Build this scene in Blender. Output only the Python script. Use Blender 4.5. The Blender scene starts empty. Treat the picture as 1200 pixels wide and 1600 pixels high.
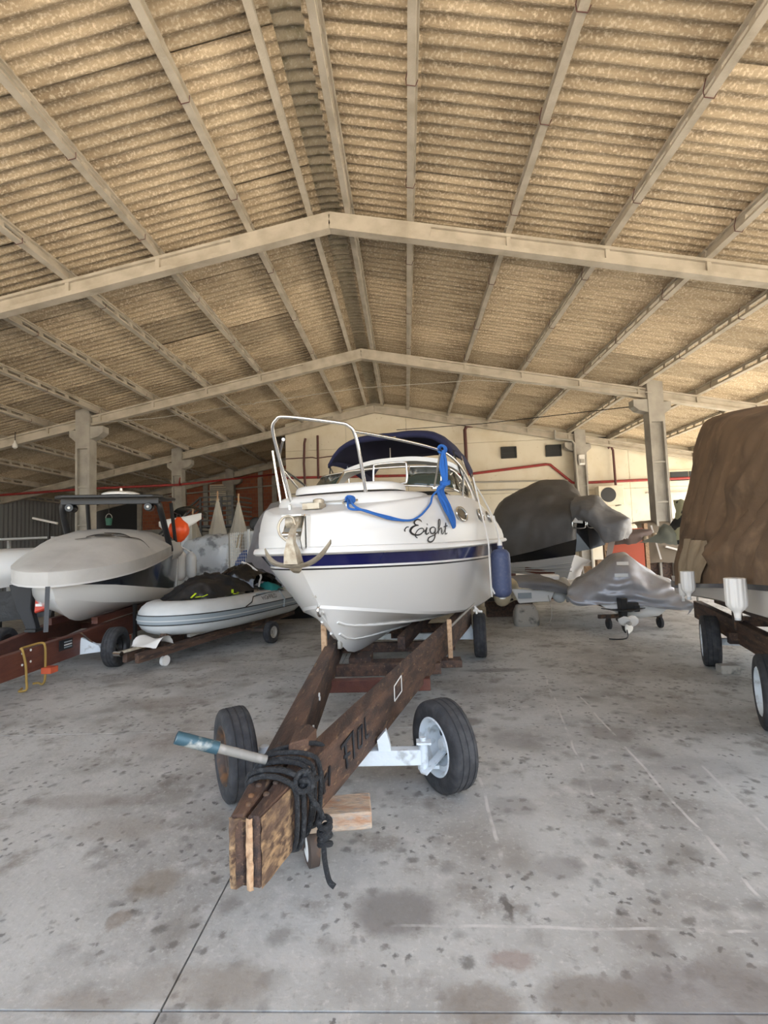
import bpy, math, random
from mathutils import Vector, Matrix, noise
random.seed(7)
R = math.radians
SC = bpy.context.scene
COL = SC.collection

# ------------------------------------------------------------------ camera
cam_d = bpy.data.cameras.new('camera')
cam = bpy.data.objects.new('camera', cam_d)
COL.objects.link(cam)
SC.camera = cam
cam_d.sensor_fit = 'HORIZONTAL'
cam_d.sensor_width = 36.0
cam_d.lens = 36.0 * 754.0 / 1200.0
cam_d.clip_end = 300
PITCH, YAW, ROLL = .063, .043, -.037
_f = Vector((-math.sin(YAW) * math.cos(PITCH), math.cos(YAW) * math.cos(PITCH), math.sin(PITCH)))
_r = Vector((math.cos(YAW), math.sin(YAW), 0))
_u = _r.cross(_f)
_r2 = _r * math.cos(ROLL) + _u * math.sin(ROLL)
_u2 = -_r * math.sin(ROLL) + _u * math.cos(ROLL)
_m = Matrix((_r2, _u2, -_f)).transposed().to_4x4()
_m.translation = (0, 0, 1.55)
cam.matrix_world = _m

# ------------------------------------------------------------------ sky, sun, exposure
w = bpy.data.worlds.new('sky')
SC.world = w
w.use_nodes = True
nt = w.node_tree
sky = nt.nodes.new('ShaderNodeTexSky')
sky.sky_type = 'NISHITA'
sky.sun_disc = False
sky.sun_elevation = R(45)
sky.sun_rotation = R(88)
sky.air_density = 1.0
sky.dust_density = 3.0
sky.ozone_density = 1.0
haze = nt.nodes.new('ShaderNodeHueSaturation')
haze.inputs['Saturation'].default_value = .62
nt.links.new(sky.outputs[0], haze.inputs['Color'])
nt.links.new(haze.outputs[0], nt.nodes['Background'].inputs[0])
nt.nodes['Background'].inputs[1].default_value = 0.36
sun_d = bpy.data.lights.new('sun', 'SUN')
sun_d.energy = 8.0
sun_d.angle = R(0.6)
sun_d.color = (1.0, .89, .70)
sun = bpy.data.objects.new('sun', sun_d)
COL.objects.link(sun)
sun.rotation_euler = Vector((0.92, 0.03, 0.92)).to_track_quat('Z', 'Y').to_euler()
SC.view_settings.view_transform = 'Standard'
SC.view_settings.look = 'None'
SC.view_settings.gamma = 1
SC.view_settings.use_curve_mapping = False
SC.view_settings.exposure = 1.64
SC.cycles.use_denoising = True
SC.cycles.max_bounces = 8
SC.cycles.diffuse_bounces = 4
SC.cycles.sample_clamp_indirect = 6

# ------------------------------------------------------------------ helpers
def lerp(a, b, t): return a + (b - a) * t
def interp(tab, x):
    if x <= tab[0][0]: return tab[0][1]
    for (x0, y0), (x1, y1) in zip(tab, tab[1:]):
        if x <= x1: return lerp(y0, y1, (x - x0) / (x1 - x0))
    return tab[-1][1]
def sinterp(tab, x):
    """smooth (catmull) interpolation of a table"""
    n = len(tab)
    if x <= tab[0][0]: return tab[0][1]
    if x >= tab[-1][0]: return tab[-1][1]
    for i in range(n - 1):
        x0, y0 = tab[i]; x1, y1 = tab[i + 1]
        if x <= x1:
            h = x1 - x0; t = (x - x0) / h
            m0 = (y1 - y0) / h if i == 0 else (y1 - tab[i - 1][1]) / (x1 - tab[i - 1][0])
            m1 = (y1 - y0) / h if i == n - 2 else (tab[i + 2][1] - y0) / (tab[i + 2][0] - x0)
            t2, t3 = t * t, t * t * t
            return (2*t3-3*t2+1)*y0 + (t3-2*t2+t)*h*m0 + (-2*t3+3*t2)*y1 + (t3-t2)*h*m1
def crom(pts, n):
    """catmull-rom resample of a list of vectors, n points per segment"""
    P = [Vector(p) for p in pts]
    out = []
    for i in range(len(P) - 1):
        p1, p2 = P[i], P[i + 1]
        p0 = P[i - 1] if i else p1 * 2 - p2
        p3 = P[i + 2] if i + 2 < len(P) else p2 * 2 - p1
        for k in range(n):
            t = k / n; t2 = t * t; t3 = t2 * t
            out.append(.5 * (2 * p1 + (p2 - p0) * t + (2*p0 - 5*p1 + 4*p2 - p3) * t2 + (3*p1 - p0 - 3*p2 + p3) * t3))
    out.append(P[-1])
    return out
def fbm(p, s=1.0, o=3):
    return noise.fractal(Vector(p) * s, .6, 2.0, o)

class G:
    """collects geometry for one mesh"""
    def __init__(self): self.v = []; self.f = []
    def add(self, vs, fs):
        n = len(self.v)
        self.v += [tuple(p) for p in vs]
        self.f += [tuple(i + n for i in q) for q in fs]
        return self
    def box(self, c, s, rot=None):
        x, y, z = (k / 2 for k in s)
        vs = [Vector(p) for p in ((-x,-y,-z),(x,-y,-z),(x,y,-z),(-x,y,-z),(-x,-y,z),(x,-y,z),(x,y,z),(-x,y,z))]
        if rot is not None: vs = [rot @ p for p in vs]
        c = Vector(c)
        return self.add([p + c for p in vs], [(0,3,2,1),(4,5,6,7),(0,1,5,4),(1,2,6,5),(2,3,7,6),(3,0,4,7)])
    def bar(self, a, b, w, h, up=(0, 0, 1)):
        a, b = Vector(a), Vector(b)
        d = (b - a).normalized(); up = Vector(up)
        s = d.cross(up)
        if s.length < 1e-4: s = d.cross(Vector((1, 0, 0)))
        s.normalize(); t = s.cross(d)
        s *= w / 2; t *= h / 2
        return self.add([a-s-t, a+s-t, a+s+t, a-s+t, b-s-t, b+s-t, b+s+t, b-s+t], [(0,3,2,1),(4,5,6,7),(0,1,5,4),(1,2,6,5),(2,3,7,6),(3,0,4,7)][::1])
    def prism(self, poly, z0, z1):
        n = len(poly)
        f0 = z0 if callable(z0) else (lambda x, y: z0)
        f1 = z1 if callable(z1) else (lambda x, y: z1)
        vs = [(x, y, f0(x, y)) for x, y in poly] + [(x, y, f1(x, y)) for x, y in poly]
        fs = [tuple(range(n))[::-1], tuple(range(n, 2 * n))] + [(i, (i + 1) % n, n + (i + 1) % n, n + i) for i in range(n)]
        return self.add(vs, fs)
    def extrude(self, pts, d):
        """polygon of 3d points pushed along vector d"""
        n = len(pts); d = Vector(d); P = [Vector(p) for p in pts]
        return self.add(P + [p + d for p in P], [tuple(range(n))[::-1], tuple(range(n, 2*n))] + [(i, (i+1) % n, n + (i+1) % n, n + i) for i in range(n)])
    def tube(self, pts, r, n=8, cap=True, closed=False):
        P = [Vector(p) for p in pts]; m = len(P)
        rr = r if callable(r) else (lambda t: r)
        rings = []; ref = None
        for i, p in enumerate(P):
            if closed: d = P[(i + 1) % m] - P[i - 1]
            else: d = P[min(i + 1, m - 1)] - P[max(i - 1, 0)]
            if d.length < 1e-9: d = Vector((0, 0, 1))
            d.normalize()
            if ref is None:
                ref = d.cross(Vector((0, 0, 1)))
                if ref.length < 1e-3: ref = d.cross(Vector((0, 1, 0)))
            s = ref - d * ref.dot(d)
            if s.length < 1e-6: s = d.orthogonal()
            s.normalize(); ref = s; t = d.cross(s); q = rr(i / max(1, m - 1))
            rings.append([p + (s * math.cos(2*math.pi*k/n) + t * math.sin(2*math.pi*k/n)) * q for k in range(n)])
        vs = [v for g in rings for v in g]; fs = []
        for i in range(m if closed else m - 1):
            j = (i + 1) % m
            fs += [(i*n+k, i*n+(k+1) % n, j*n+(k+1) % n, j*n+k) for k in range(n)]
        if cap and not closed: fs += [tuple(range(n))[::-1], tuple((m-1)*n + k for k in range(n))]
        return self.add(vs, fs)
    def lathe(self, prof, c=(0, 0, 0), axis='X', n=32, cap=True):
        """prof: list of (radius, along)"""
        c = Vector(c); vs = []
        for r, a in prof:
            for k in range(n):
                q = 2 * math.pi * k / n; x, y = r * math.cos(q), r * math.sin(q)
                vs.append(c + (Vector((a, x, y)) if axis == 'X' else Vector((y, a, x)) if axis == 'Y' else Vector((x, y, a))))
        m = len(prof)
        fs = [(i*n+k, i*n+(k+1) % n, (i+1)*n+(k+1) % n, (i+1)*n+k) for i in range(m-1) for k in range(n)]
        if cap: fs += [tuple(range(n))[::-1], tuple((m-1)*n+k for k in range(n))]
        return self.add(vs, fs)
    def grid(self, rows, close_u=False, close_v=False):
        m, n = len(rows), len(rows[0])
        vs = [p for r in rows for p in r]; fs = []
        for i in range(m if close_u else m - 1):
            for k in range(n if close_v else n - 1):
                a, b = (i + 1) % m, (k + 1) % n
                fs.append((i*n+k, i*n+b, a*n+b, a*n+k))
        return self.add(vs, fs)
    def shift(self, d):
        d = Vector(d); self.v = [tuple(Vector(p) + d) for p in self.v]; return self
    def xf(self, M):
        self.v = [tuple(M @ Vector(p)) for p in self.v]; return self

def surf(ctrl, nu, nv):
    """catmull-rom upsample of a control grid of points (rows x cols)"""
    rows = [crom(r, nv) for r in ctrl]
    cols = [crom([r[k] for r in rows], nu) for k in range(len(rows[0]))]
    return [[cols[k][i] for k in range(len(cols))] for i in range(len(cols[0]))]

def obj(name, g, mat, parent=None, smooth=40, kind=None, bevel=0, loc=None, rz=0, solid=0, label=None):
    me = bpy.data.meshes.new(name)
    me.from_pydata(g.v, [], g.f)
    me.update()
    if smooth:
        me.polygons.foreach_set('use_smooth', [True] * len(me.polygons))
        if smooth < 180: me.set_sharp_from_angle(angle=R(smooth))
    o = bpy.data.objects.new(name, me)
    COL.objects.link(o)
    me.materials.append(mat)
    if parent is not None: o.parent = parent
    if loc is not None: o.location = loc
    o.rotation_euler.z = rz
    if solid:
        s = o.modifiers.new('thickness', 'SOLIDIFY'); s.thickness = solid; s.offset = -1
    if bevel:
        b = o.modifiers.new('edge', 'BEVEL'); b.width = bevel; b.segments = 1; b.limit_method = 'ANGLE'; b.angle_limit = R(40)
    if kind: o['kind'] = kind
    if label: o['label'] = label
    return o
def root(name, label, cat, loc=(0, 0, 0), rz=0, group=None, kind=None):
    o = bpy.data.objects.new(name, None)
    COL.objects.link(o)
    o.empty_display_size = .2
    o.location = loc; o.rotation_euler.z = rz
    tag(o, label, cat, group, kind)
    return o
def tag(o, label=None, cat=None, group=None, kind=None):
    if label: o['label'] = label
    if cat: o['category'] = cat
    if group: o['group'] = group
    if kind: o['kind'] = kind
    return o
def piece(name, me, parent, loc, rot=(0, 0, 0), mat=None):
    """another object sharing mesh data"""
    o = bpy.data.objects.new(name, me)
    COL.objects.link(o); o.parent = parent; o.location = loc; o.rotation_euler = rot
    return o
def gmesh(name, g, mat, smooth=40):
    me = bpy.data.meshes.new(name); me.from_pydata(g.v, [], g.f); me.update()
    if smooth:
        me.polygons.foreach_set('use_smooth', [True] * len(me.polygons)); me.set_sharp_from_angle(angle=R(smooth))
    me.materials.append(mat)
    return me
def text_g(s, size, extr=.001, shear=0):
    cu = bpy.data.curves.new('t', 'FONT'); cu.body = s; cu.size = size; cu.extrude = extr; cu.shear = shear; cu.align_x = 'CENTER'
    ob = bpy.data.objects.new('t', cu); COL.objects.link(ob)
    me = bpy.data.meshes.new_from_object(ob.evaluated_get(bpy.context.evaluated_depsgraph_get()))
    g = G().add([v.co for v in me.vertices], [tuple(p.vertices) for p in me.polygons])
    bpy.data.objects.remove(ob); bpy.data.curves.remove(cu); bpy.data.meshes.remove(me)
    return g

# ------------------------------------------------------------------ materials
def mat(name, col, rough=.6, metal=0, var=None, var2=None, bump=None, coat=0, spec=None, trans=0, stretch=None, rnd=0, world=False, iso2=False):
    """var = (scale, colour, lo, hi[, detail]): noise-driven second colour; bump = (scale, strength)"""
    m = bpy.data.materials.new(name); m.use_nodes = True
    n, l = m.node_tree.nodes, m.node_tree.links
    b = n['Principled BSDF']
    c4 = lambda c: (c[0], c[1], c[2], 1)
    b.inputs['Base Color'].default_value = c4(col)
    b.inputs['Roughness'].default_value = rough
    b.inputs['Metallic'].default_value = metal
    if coat: b.inputs['Coat Weight'].default_value = coat; b.inputs['Coat Roughness'].default_value = .08
    if spec is not None: b.inputs['Specular IOR Level'].default_value = spec
    if trans: b.inputs['Transmission Weight'].default_value = trans
    tc = n.new('ShaderNodeTexCoord')
    if world: co = n.new('ShaderNodeNewGeometry').outputs['Position']
    else: co = tc.outputs['Object']
    co0 = co
    if stretch:
        mp = n.new('ShaderNodeMapping'); mp.inputs['Scale'].default_value = stretch
        l.new(co, mp.inputs[0]); co = mp.outputs[0]
    cur = None
    for k, v in enumerate((var, var2)):
        if not v: continue
        t = n.new('ShaderNodeTexNoise'); t.inputs['Scale'].default_value = v[0]
        t.inputs['Detail'].default_value = v[4] if len(v) > 4 else 5
        l.new(co0 if k and iso2 else co, t.inputs['Vector'])
        rp = n.new('ShaderNodeMapRange'); rp.inputs[1].default_value = v[2]; rp.inputs[2].default_value = v[3]
        l.new(t.outputs['Fac'], rp.inputs[0])
        mx = n.new('ShaderNodeMixRGB'); mx.inputs[2].default_value = c4(v[1])
        if cur is None: mx.inputs[1].default_value = c4(col)
        else: l.new(cur, mx.inputs[1])
        l.new(rp.outputs[0], mx.inputs[0]); cur = mx.outputs[0]
    if rnd:
        oi = n.new('ShaderNodeObjectInfo'); rp = n.new('ShaderNodeMapRange')
        rp.inputs[3].default_value = 1 - rnd; rp.inputs[4].default_value = 1 + rnd * .6
        l.new(oi.outputs['Random'], rp.inputs[0])
        mx = n.new('ShaderNodeMixRGB'); mx.blend_type = 'MULTIPLY'; mx.inputs[0].default_value = 1
        if cur is None: mx.inputs[1].default_value = c4(col)
        else: l.new(cur, mx.inputs[1])
        l.new(rp.outputs[0], mx.inputs[2]); cur = mx.outputs[0]
    if cur is not None: l.new(cur, b.inputs['Base Color'])
    if bump:
        t = n.new('ShaderNodeTexNoise'); t.inputs['Scale'].default_value = bump[0]; t.inputs['Detail'].default_value = 6
        l.new(co, t.inputs['Vector'])
        bp = n.new('ShaderNodeBump'); bp.inputs['Strength'].default_value = bump[1]; bp.inputs['Distance'].default_value = .02
        l.new(t.outputs['Fac'], bp.inputs['Height']); l.new(bp.outputs[0], b.inputs['Normal'])
    return m

def floor_material():
    m = bpy.data.materials.new('stained_concrete'); m.use_nodes = True
    n, l = m.node_tree.nodes, m.node_tree.links
    b = n['Principled BSDF']; b.inputs['Roughness'].default_value = .55
    pos = n.new('ShaderNodeNewGeometry').outputs['Position']
    def nz(scale, detail=5, vec=None, rough=.55):
        t = n.new('ShaderNodeTexNoise'); t.inputs['Scale'].default_value = scale; t.inputs['Detail'].default_value = detail
        t.inputs['Roughness'].default_value = rough
        l.new(vec or pos, t.inputs['Vector']); return t
    def mr(src, a, c, o0=0., o1=1.):
        r = n.new('ShaderNodeMapRange'); r.interpolation_type = 'SMOOTHSTEP'
        for i, k in zip((1, 2, 3, 4), (a, c, o0, o1)): r.inputs[i].default_value = k
        l.new(src, r.inputs[0]); return r.outputs[0]
    def math_(op, a, c):
        k = n.new('ShaderNodeMath'); k.operation = op
        for i, q in enumerate((a, c)):
            if isinstance(q, (int, float)): k.inputs[i].default_value = q
            else: l.new(q, k.inputs[i])
        return k.outputs[0]
    def mix(c1, c2, fac, mode='MIX'):
        x = n.new('ShaderNodeMixRGB'); x.blend_type = mode
        for i, q in ((1, c1), (2, c2)):
            if isinstance(q, tuple): x.inputs[i].default_value = (*q, 1)
            else: l.new(q, x.inputs[i])
        if isinstance(fac, (int, float)): x.inputs[0].default_value = fac
        else: l.new(fac, x.inputs[0])
        return x.outputs[0]
    c = mix((.46, .462, .44), (.33, .325, .305), mr(nz(1.1, 8).outputs[0], .38, .66))
    c = mix(c, (.50, .49, .465), mr(nz(6, 6).outputs[0], .52, .75), )
    c = mix(c, (.225, .205, .18), math_('MULTIPLY', mr(nz(2.6, 7, rough=.65).outputs[0], .53, .68), .8))
    c = mix(c, (.27, .25, .22), math_('MULTIPLY', mr(nz(.55, 5).outputs[0], .50, .66), .55))
    c = mix(c, (.60, .59, .56), math_('MULTIPLY', mr(nz(38, 4, rough=.7).outputs[0], .52, .72), .55))
    c = mix(c, (.24, .225, .20), math_('MULTIPLY', mr(nz(21, 5, rough=.7).outputs[0], .54, .70), .5))
    # drip spots of several sizes, edges warped
    wv = n.new('ShaderNodeVectorMath'); wv.operation = 'MULTIPLY_ADD'
    l.new(nz(12, 6, rough=.7).outputs['Color'], wv.inputs[0]); wv.inputs[1].default_value = (.11, .11, 0); l.new(pos, wv.inputs[2])
    for sc, r0, r1, thin, amt, colr in ((1.7, .05, .24, .44, .50, (.20, .185, .16)), (3.1, .05, .21, .43, .55, (.16, .15, .135)), (4.9, .05, .19, .475, .72, (.115, .11, .10)), (7.3, .05, .18, .47, .68, (.11, .10, .09)), (12.0, .07, .19, .48, .75, (.085, .08, .075))):
        v = n.new('ShaderNodeTexVoronoi'); v.inputs['Scale'].default_value = sc; v.voronoi_dimensions = '2D'
        l.new(wv.outputs[0], v.inputs['Vector'])
        sp = mr(v.outputs['Distance'], r0, r1, 1, 0)
        gate = mr(nz(.9 + sc * .13, 2).outputs[0], thin, thin + .12)
        c = mix(c, colr, math_('MULTIPLY', math_('MULTIPLY', sp, gate), amt))
    # single larger stains where the floor has them
    sx = n.new('ShaderNodeSeparateXYZ'); l.new(wv.outputs[0], sx.inputs[0])
    for x, y, rx, ry, amt, colr in STAINS:
        dx = math_('DIVIDE', math_('SUBTRACT', sx.outputs[0], x), rx); dy = math_('DIVIDE', math_('SUBTRACT', sx.outputs[1], y), ry)
        d = math_('SQRT', math_('ADD', math_('MULTIPLY', dx, dx), math_('MULTIPLY', dy, dy)), 0)
        c = mix(c, colr, math_('MULTIPLY', mr(d, .55, 1.1, 1, 0), amt))
    # pale scored lines left by dragged keels and wheels
    for (x0, y0, x1, y1, wd, amt) in SCORES:
        L = math.hypot(x1 - x0, y1 - y0); ux, uy = (x1 - x0) / L, (y1 - y0) / L
        s2 = n.new('ShaderNodeSeparateXYZ'); l.new(pos, s2.inputs[0])
        ax = math_('SUBTRACT', s2.outputs[0], x0); ay = math_('SUBTRACT', s2.outputs[1], y0)
        al = math_('ADD', math_('MULTIPLY', ax, ux), math_('MULTIPLY', ay, uy))
        ac = math_('ABSOLUTE', math_('ADD', math_('SUBTRACT', math_('MULTIPLY', ax, uy), math_('MULTIPLY', ay, ux)), math_('MULTIPLY', math_('SUBTRACT', nz(2.5, 2).outputs[0], .5), .06)), 0)
        line = math_('MULTIPLY', mr(ac, wd * .4, wd, 1, 0), math_('MULTIPLY', mr(al, 0, .05), mr(al, L - .05, L, 1, 0)))
        line = math_('MULTIPLY', line, mr(nz(5, 3).outputs[0], .40, .60))
        c = mix(c, (.62, .60, .57), math_('MULTIPLY', line, amt))
    l.new(c, b.inputs['Base Color'])
    bp = n.new('ShaderNodeBump'); bp.inputs['Strength'].default_value = .25; bp.inputs['Distance'].default_value = .01
    l.new(nz(40, 5).outputs[0], bp.inputs['Height']); l.new(bp.outputs[0], b.inputs['Normal'])
    l.new(mr(nz(2.6, 5).outputs[0], .3, .7, .45, .68), b.inputs['Roughness'])
    return m
STAINS = [(-.05, 2.18, .22, .16, .75, (.17, .16, .15)), (1.0, 1.80, .36, .17, .6, (.21, .19, .18)), (-1.18, 2.36, .13, .12, .65, (.25, .215, .17)),
          (-1.22, 2.14, .05, .06, .6, (.23, .19, .15)), (.62, 2.98, .16, .13, .5, (.22, .21, .20)), (.72, 2.45, .14, .10, .5, (.23, .22, .21)),
          (-1.6, 2.8, .35, .13, .4, (.30, .27, .23)), (-.62, 1.83, .16, .14, .45, (.27, .25, .22)), (.42, 2.21, .03, .09, .8, (.10, .09, .08)),
          (.82, 3.9, .22, .2, .5, (.22, .21, .20)), (1.9, 3.4, .4, .2, .35, (.25, .24, .23)), (-1.9, 4.0, .6, .25, .4, (.29, .26, .235)), (1.45, 1.85, .2, .3, .5, (.22, .21, .2)),
          (.3, 1.62, .3, .12, .4, (.25, .23, .21)), (.62, 1.80, .22, .10, .75, (.20, .175, .15)), (.25, 1.78, .16, .09, .7, (.21, .18, .15)), (1.15, 1.86, .14, .16, .55, (.20, .18, .16)), (-.75, 1.85, .3, .10, .45, (.27, .24, .2)), (-1.1, 1.78, .2, .06, .5, (.25, .22, .185)), (.9, 2.05, .12, .1, .45, (.23, .21, .19)), (.52, 4.3, .16, .10, .7, (.14, .13, .12)), (1.6, 4.0, .22, .16, .55, (.2, .18, .16)), (1.05, 5.9, .45, .10, .7, (.15, .14, .13)), (.35, 3.7, .12, .08, .6, (.16, .15, .14)), (1.2, 3.2, .2, .09, .45, (.2, .19, .18)), (-1.3, 3.9, .45, .2, .4, (.25, .22, .19)), (-2.4, 5.0, .6, .2, .4, (.24, .21, .185)), (-2.0, 3.1, .5, .1, .45, (.24, .215, .19)), (.12, 4.6, .3, .16, .5, (.23, .22, .21)), (.38, 1.95, .10, .05, .6, (.27, .2, .17))]
SCORES = [(1.42, 2.02, 1.62, 4.9, .012, .8), (1.05, 3.0, 1.5, 5.6, .010, .7), (.40, 2.45, .42, 3.3, .013, .8), (-.15, 2.06, 1.3, 2.02, .010, .7), (.16, 3.1, .2, 5.4, .012, .4), (1.75, 2.3, 1.9, 3.4, .012, .5)]
M_FLOOR = floor_material()
M_JOINT = mat('joint_dirt', (.07, .065, .06), .95)
M_GROUND = mat('sunlit_yard_concrete', (.52, .46, .37), .9, var=(.6, (.44, .39, .31), .35, .65))
M_SHEET = mat('fibre_cement', (.46, .365, .245), .95, var=(3.2, (.24, .175, .11), .46, .74, 7), var2=(30, (.70, .60, .45), .50, .68, 6), bump=(55, .7), stretch=(.28, 1, 1), rnd=.28, iso2=True)
M_CAP = mat('mossy_fibre_cement', (.45, .385, .28), .95, var=(5, (.25, .225, .14), .50, .76, 6), var2=(26, (.56, .52, .42), .55, .74, 4), bump=(50, .5), rnd=.1)
M_CONC = mat('precast_concrete', (.50, .45, .37), .85, var=(3, (.38, .335, .265), .4, .68), bump=(35, .25), world=True)
M_COLC = mat('column_concrete', (.40, .375, .33), .85, var=(2.5, (.30, .28, .245), .4, .68), bump=(30, .3), world=True)
M_PLAST = mat('cream_plaster', (.74, .68, .55), .9, var=(1.3, (.66, .585, .44), .45, .72), var2=(9, (.50, .42, .28), .66, .80), bump=(25, .12), world=True)
M_DARKG = mat('dark_opening', (.02, .022, .022), .5)
M_REDP = mat('red_pipe_paint', (.33, .035, .03), .5, var=(6, (.22, .03, .03), .45, .7), world=True)
M_DREDP = mat('old_maroon_pipe', (.10, .035, .032), .6)
M_GREYP = mat('grey_conduit', (.36, .34, .30), .6)
M_WOODD = mat('weathered_timber', (.105, .058, .038), .75, var=(3.5, (.042, .027, .022), .4, .60, 6), var2=(9, (.26, .165, .09), .60, .76, 6), bump=(30, .5), stretch=(5, .8, 5))
M_WOODR = mat('red_brown_timber', (.125, .040, .024), .55, var=(3.5, (.09, .028, .02), .4, .68, 6), bump=(30, .35), stretch=(5, .8, 5))
M_WOODL = mat('raw_pale_timber', (.47, .31, .185), .8, var=(9, (.30, .17, .09), .45, .7, 6), bump=(40, .4), stretch=(4, 1, 4))
M_WOODE = mat('rotten_end_grain', (.33, .215, .115), .9, var=(42, (.075, .045, .03), .42, .62, 8), var2=(13, (.10, .062, .042), .46, .66, 6), bump=(40, 1.0), stretch=(1, .45, 1))
M_BLOCKW = mat('cut_block_timber', (.46, .36, .27), .85, var=(7, (.35, .20, .12), .48, .66, 6), var2=(22, (.30, .28, .25), .5, .7), bump=(40, .4), stretch=(1, 3, 3))
M_RUB = mat('tyre_rubber', (.026, .027, .030), .82, var=(14, (.055, .055, .058), .45, .72), bump=(60, .2))
M_GALV = mat('white_painted_steel', (.66, .72, .76), .5, var=(16, (.40, .43, .44), .55, .72, 6), bump=(30, .15))
M_RUSTD = mat('rusted_dark_steel', (.075, .055, .045), .7, var=(12, (.19, .10, .05), .5, .68), metal=.3)
M_GEL = mat('white_gelcoat', (.76, .755, .735), .22, coat=.5)
M_GELD = mat('deck_gelcoat', (.66, .655, .635), .38)
M_NAVY = mat('navy_gelcoat', (.010, .012, .085), .16, coat=.6)
M_INOX = mat('stainless_steel', (.72, .70, .66), .16, metal=1)
M_GALVA = mat('galvanised_iron', (.47, .42, .33), .5, metal=.55, var=(18, (.30, .24, .17), .45, .7))
M_BIM = mat('navy_canvas', (.010, .012, .045), .9, bump=(300, .1))
M_BLUER = mat('blue_rope', (.028, .16, .56), .8, bump=(170, .9))
M_BLKR = mat('black_rope', (.020, .022, .025), .9, var=(40, (.07, .075, .08), .5, .75), bump=(160, .9))
M_YELR = mat('yellow_rope', (.42, .27, .07), .9, bump=(170, .8))
M_WROPE = mat('white_line', (.72, .70, .66), .8)
M_FENN = mat('navy_fender', (.065, .085, .17), .6, var=(30, (.10, .115, .19), .5, .7))
M_WHITEP = mat('white_plastic', (.78, .76, .72), .45)
M_BLACKP = mat('black_plastic', (.015, .015, .016), .45)
M_BLACKG = mat('black_gloss', (.01, .01, .011), .2)
M_ORNG = mat('orange_plastic', (.85, .10, .02), .4)
M_LGC = mat('light_grey_canvas', (.50, .485, .455), .85, var=(2, (.42, .405, .38), .4, .65), bump=(4.5, .45))
M_SLVC = mat('silver_cover_fabric', (.36, .37, .40), .40, metal=.35, var=(3, (.29, .29, .31), .4, .65), bump=(6, .5))
M_DKC = mat('charcoal_cover_fabric', (.105, .10, .098), .55, var=(2.5, (.08, .075, .068), .4, .68), bump=(5, .35))
M_BRT = mat('brown_tarpaulin', (.205, .132, .078), .85, var=(1.6, (.13, .085, .052), .4, .66), var2=(5, (.27, .18, .11), .55, .75), bump=(160, .2))
M_PATCH = mat('tan_canvas_patch', (.40, .32, .22), .9, var=(4, (.31, .24, .16), .4, .68), bump=(120, .3), stretch=(3, 3, .6))
M_GLASS = mat('smoked_green_glass', (.035, .05, .042), .06, spec=.6)
M_PVC = mat('pale_grey_pvc', (.60, .615, .61), .45, var=(3, (.53, .54, .53), .4, .7))
M_GREYS = mat('grey_rubber_strake', (.27, .31, .33), .55)
M_BLKT = mat('black_tarpaulin', (.018, .018, .019), .5, bump=(8, .7))
M_HIVIS = mat('lime_strap', (.55, .72, .02), .6)
M_CONB = mat('rough_concrete_block', (.33, .31, .275), .95, var=(7, (.10, .10, .095), .55, .68), bump=(20, .8))
M_CAMO = mat('camouflage_cloth', (.30, .29, .18), .9, var=(4.5, (.02, .02, .018), .52, .55, 2))
M_INK = mat('black_paint', (.012, .012, .014), .5)
M_WPAINT = mat('white_paint', (.75, .75, .73), .5)

# ================================================================== SETTING
XR, ZR, SL = -1.118, 7.36, .198
def roof_z(x): return ZR - SL * abs(x - XR)
FRAMES = [2.133, 8.133, 14.133, 20.133, 26.133]

# floor: cast concrete slabs with open joints over a dirty bed
fl = obj('floor', G().box((-3, 11.8, -.16), (36, 30.4, .2)), M_JOINT, kind='structure')
tag(fl, 'stained grey concrete hangar floor cast in large slabs', 'floor')
ys = [-3.2, -.75, 1.695] + [1.695 + 2.45 * k for k in range(1, 11)]
xs = [-20.9, -14.9, -6.9, -.89, 5.1, 15]
for i in range(len(ys) - 1):
    for k in range(len(xs) - 1):
        gx, gy = .004, (.006 if i < 2 else .003)
        x0, x1, y0, y1 = xs[k] + gx, xs[k + 1] - gx, ys[i] + gy, ys[i + 1] - gy
        obj('slab', G().box(((x0 + x1) / 2, (y0 + y1) / 2, -.03), (x1 - x0, y1 - y0, .06)), M_FLOOR, fl, smooth=0)
gr = obj('ground', G().box((0, -43.4, -.08), (160, 80, .1)).box((55, 28.5, -.08), (80, 63.7, .1)).box((-60.9, 28.5, -.08), (80, 63.7, .1)), M_GROUND, smooth=0, kind='structure')
tag(gr, 'sunlit concrete yard outside the open hangar', 'ground')

# roof: corrugated fibre-cement sheets on precast purlins
PITCHC = .175
def sheet_mesh(wid, name):
    g = G(); rows = []
    L = math.hypot(wid, wid * SL)
    nseg = 44
    for i in range(nseg + 1):
        y = i / nseg * PITCHC * 6.3
        z = .027 * math.cos(2 * math.pi * y / PITCHC)
        rows.append([(0, y, z), (L, y, z)])
    g.grid(rows)
    return gmesh(name, g, M_SHEET, 60)
OFFS = [.30, 1.40, 3.08, 4.73, 6.38, 8.03, 9.68, 11.33, 12.98, 14.63, 16.28, 17.93]
PUR_Z = .0      # purlin soffit sits on the rafter's top line
PUR_H = .22
ceil_l = root('ceiling', 'left slope of the grey brown corrugated fibre cement roof', 'ceiling', (XR, 0, ZR), kind='structure')
ceil_r = root('ceiling', 'right slope of the grey brown corrugated fibre cement roof with ridge caps', 'ceiling', (XR, 0, ZR), kind='structure')
ANG = math.atan(SL)
cache = {}
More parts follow.
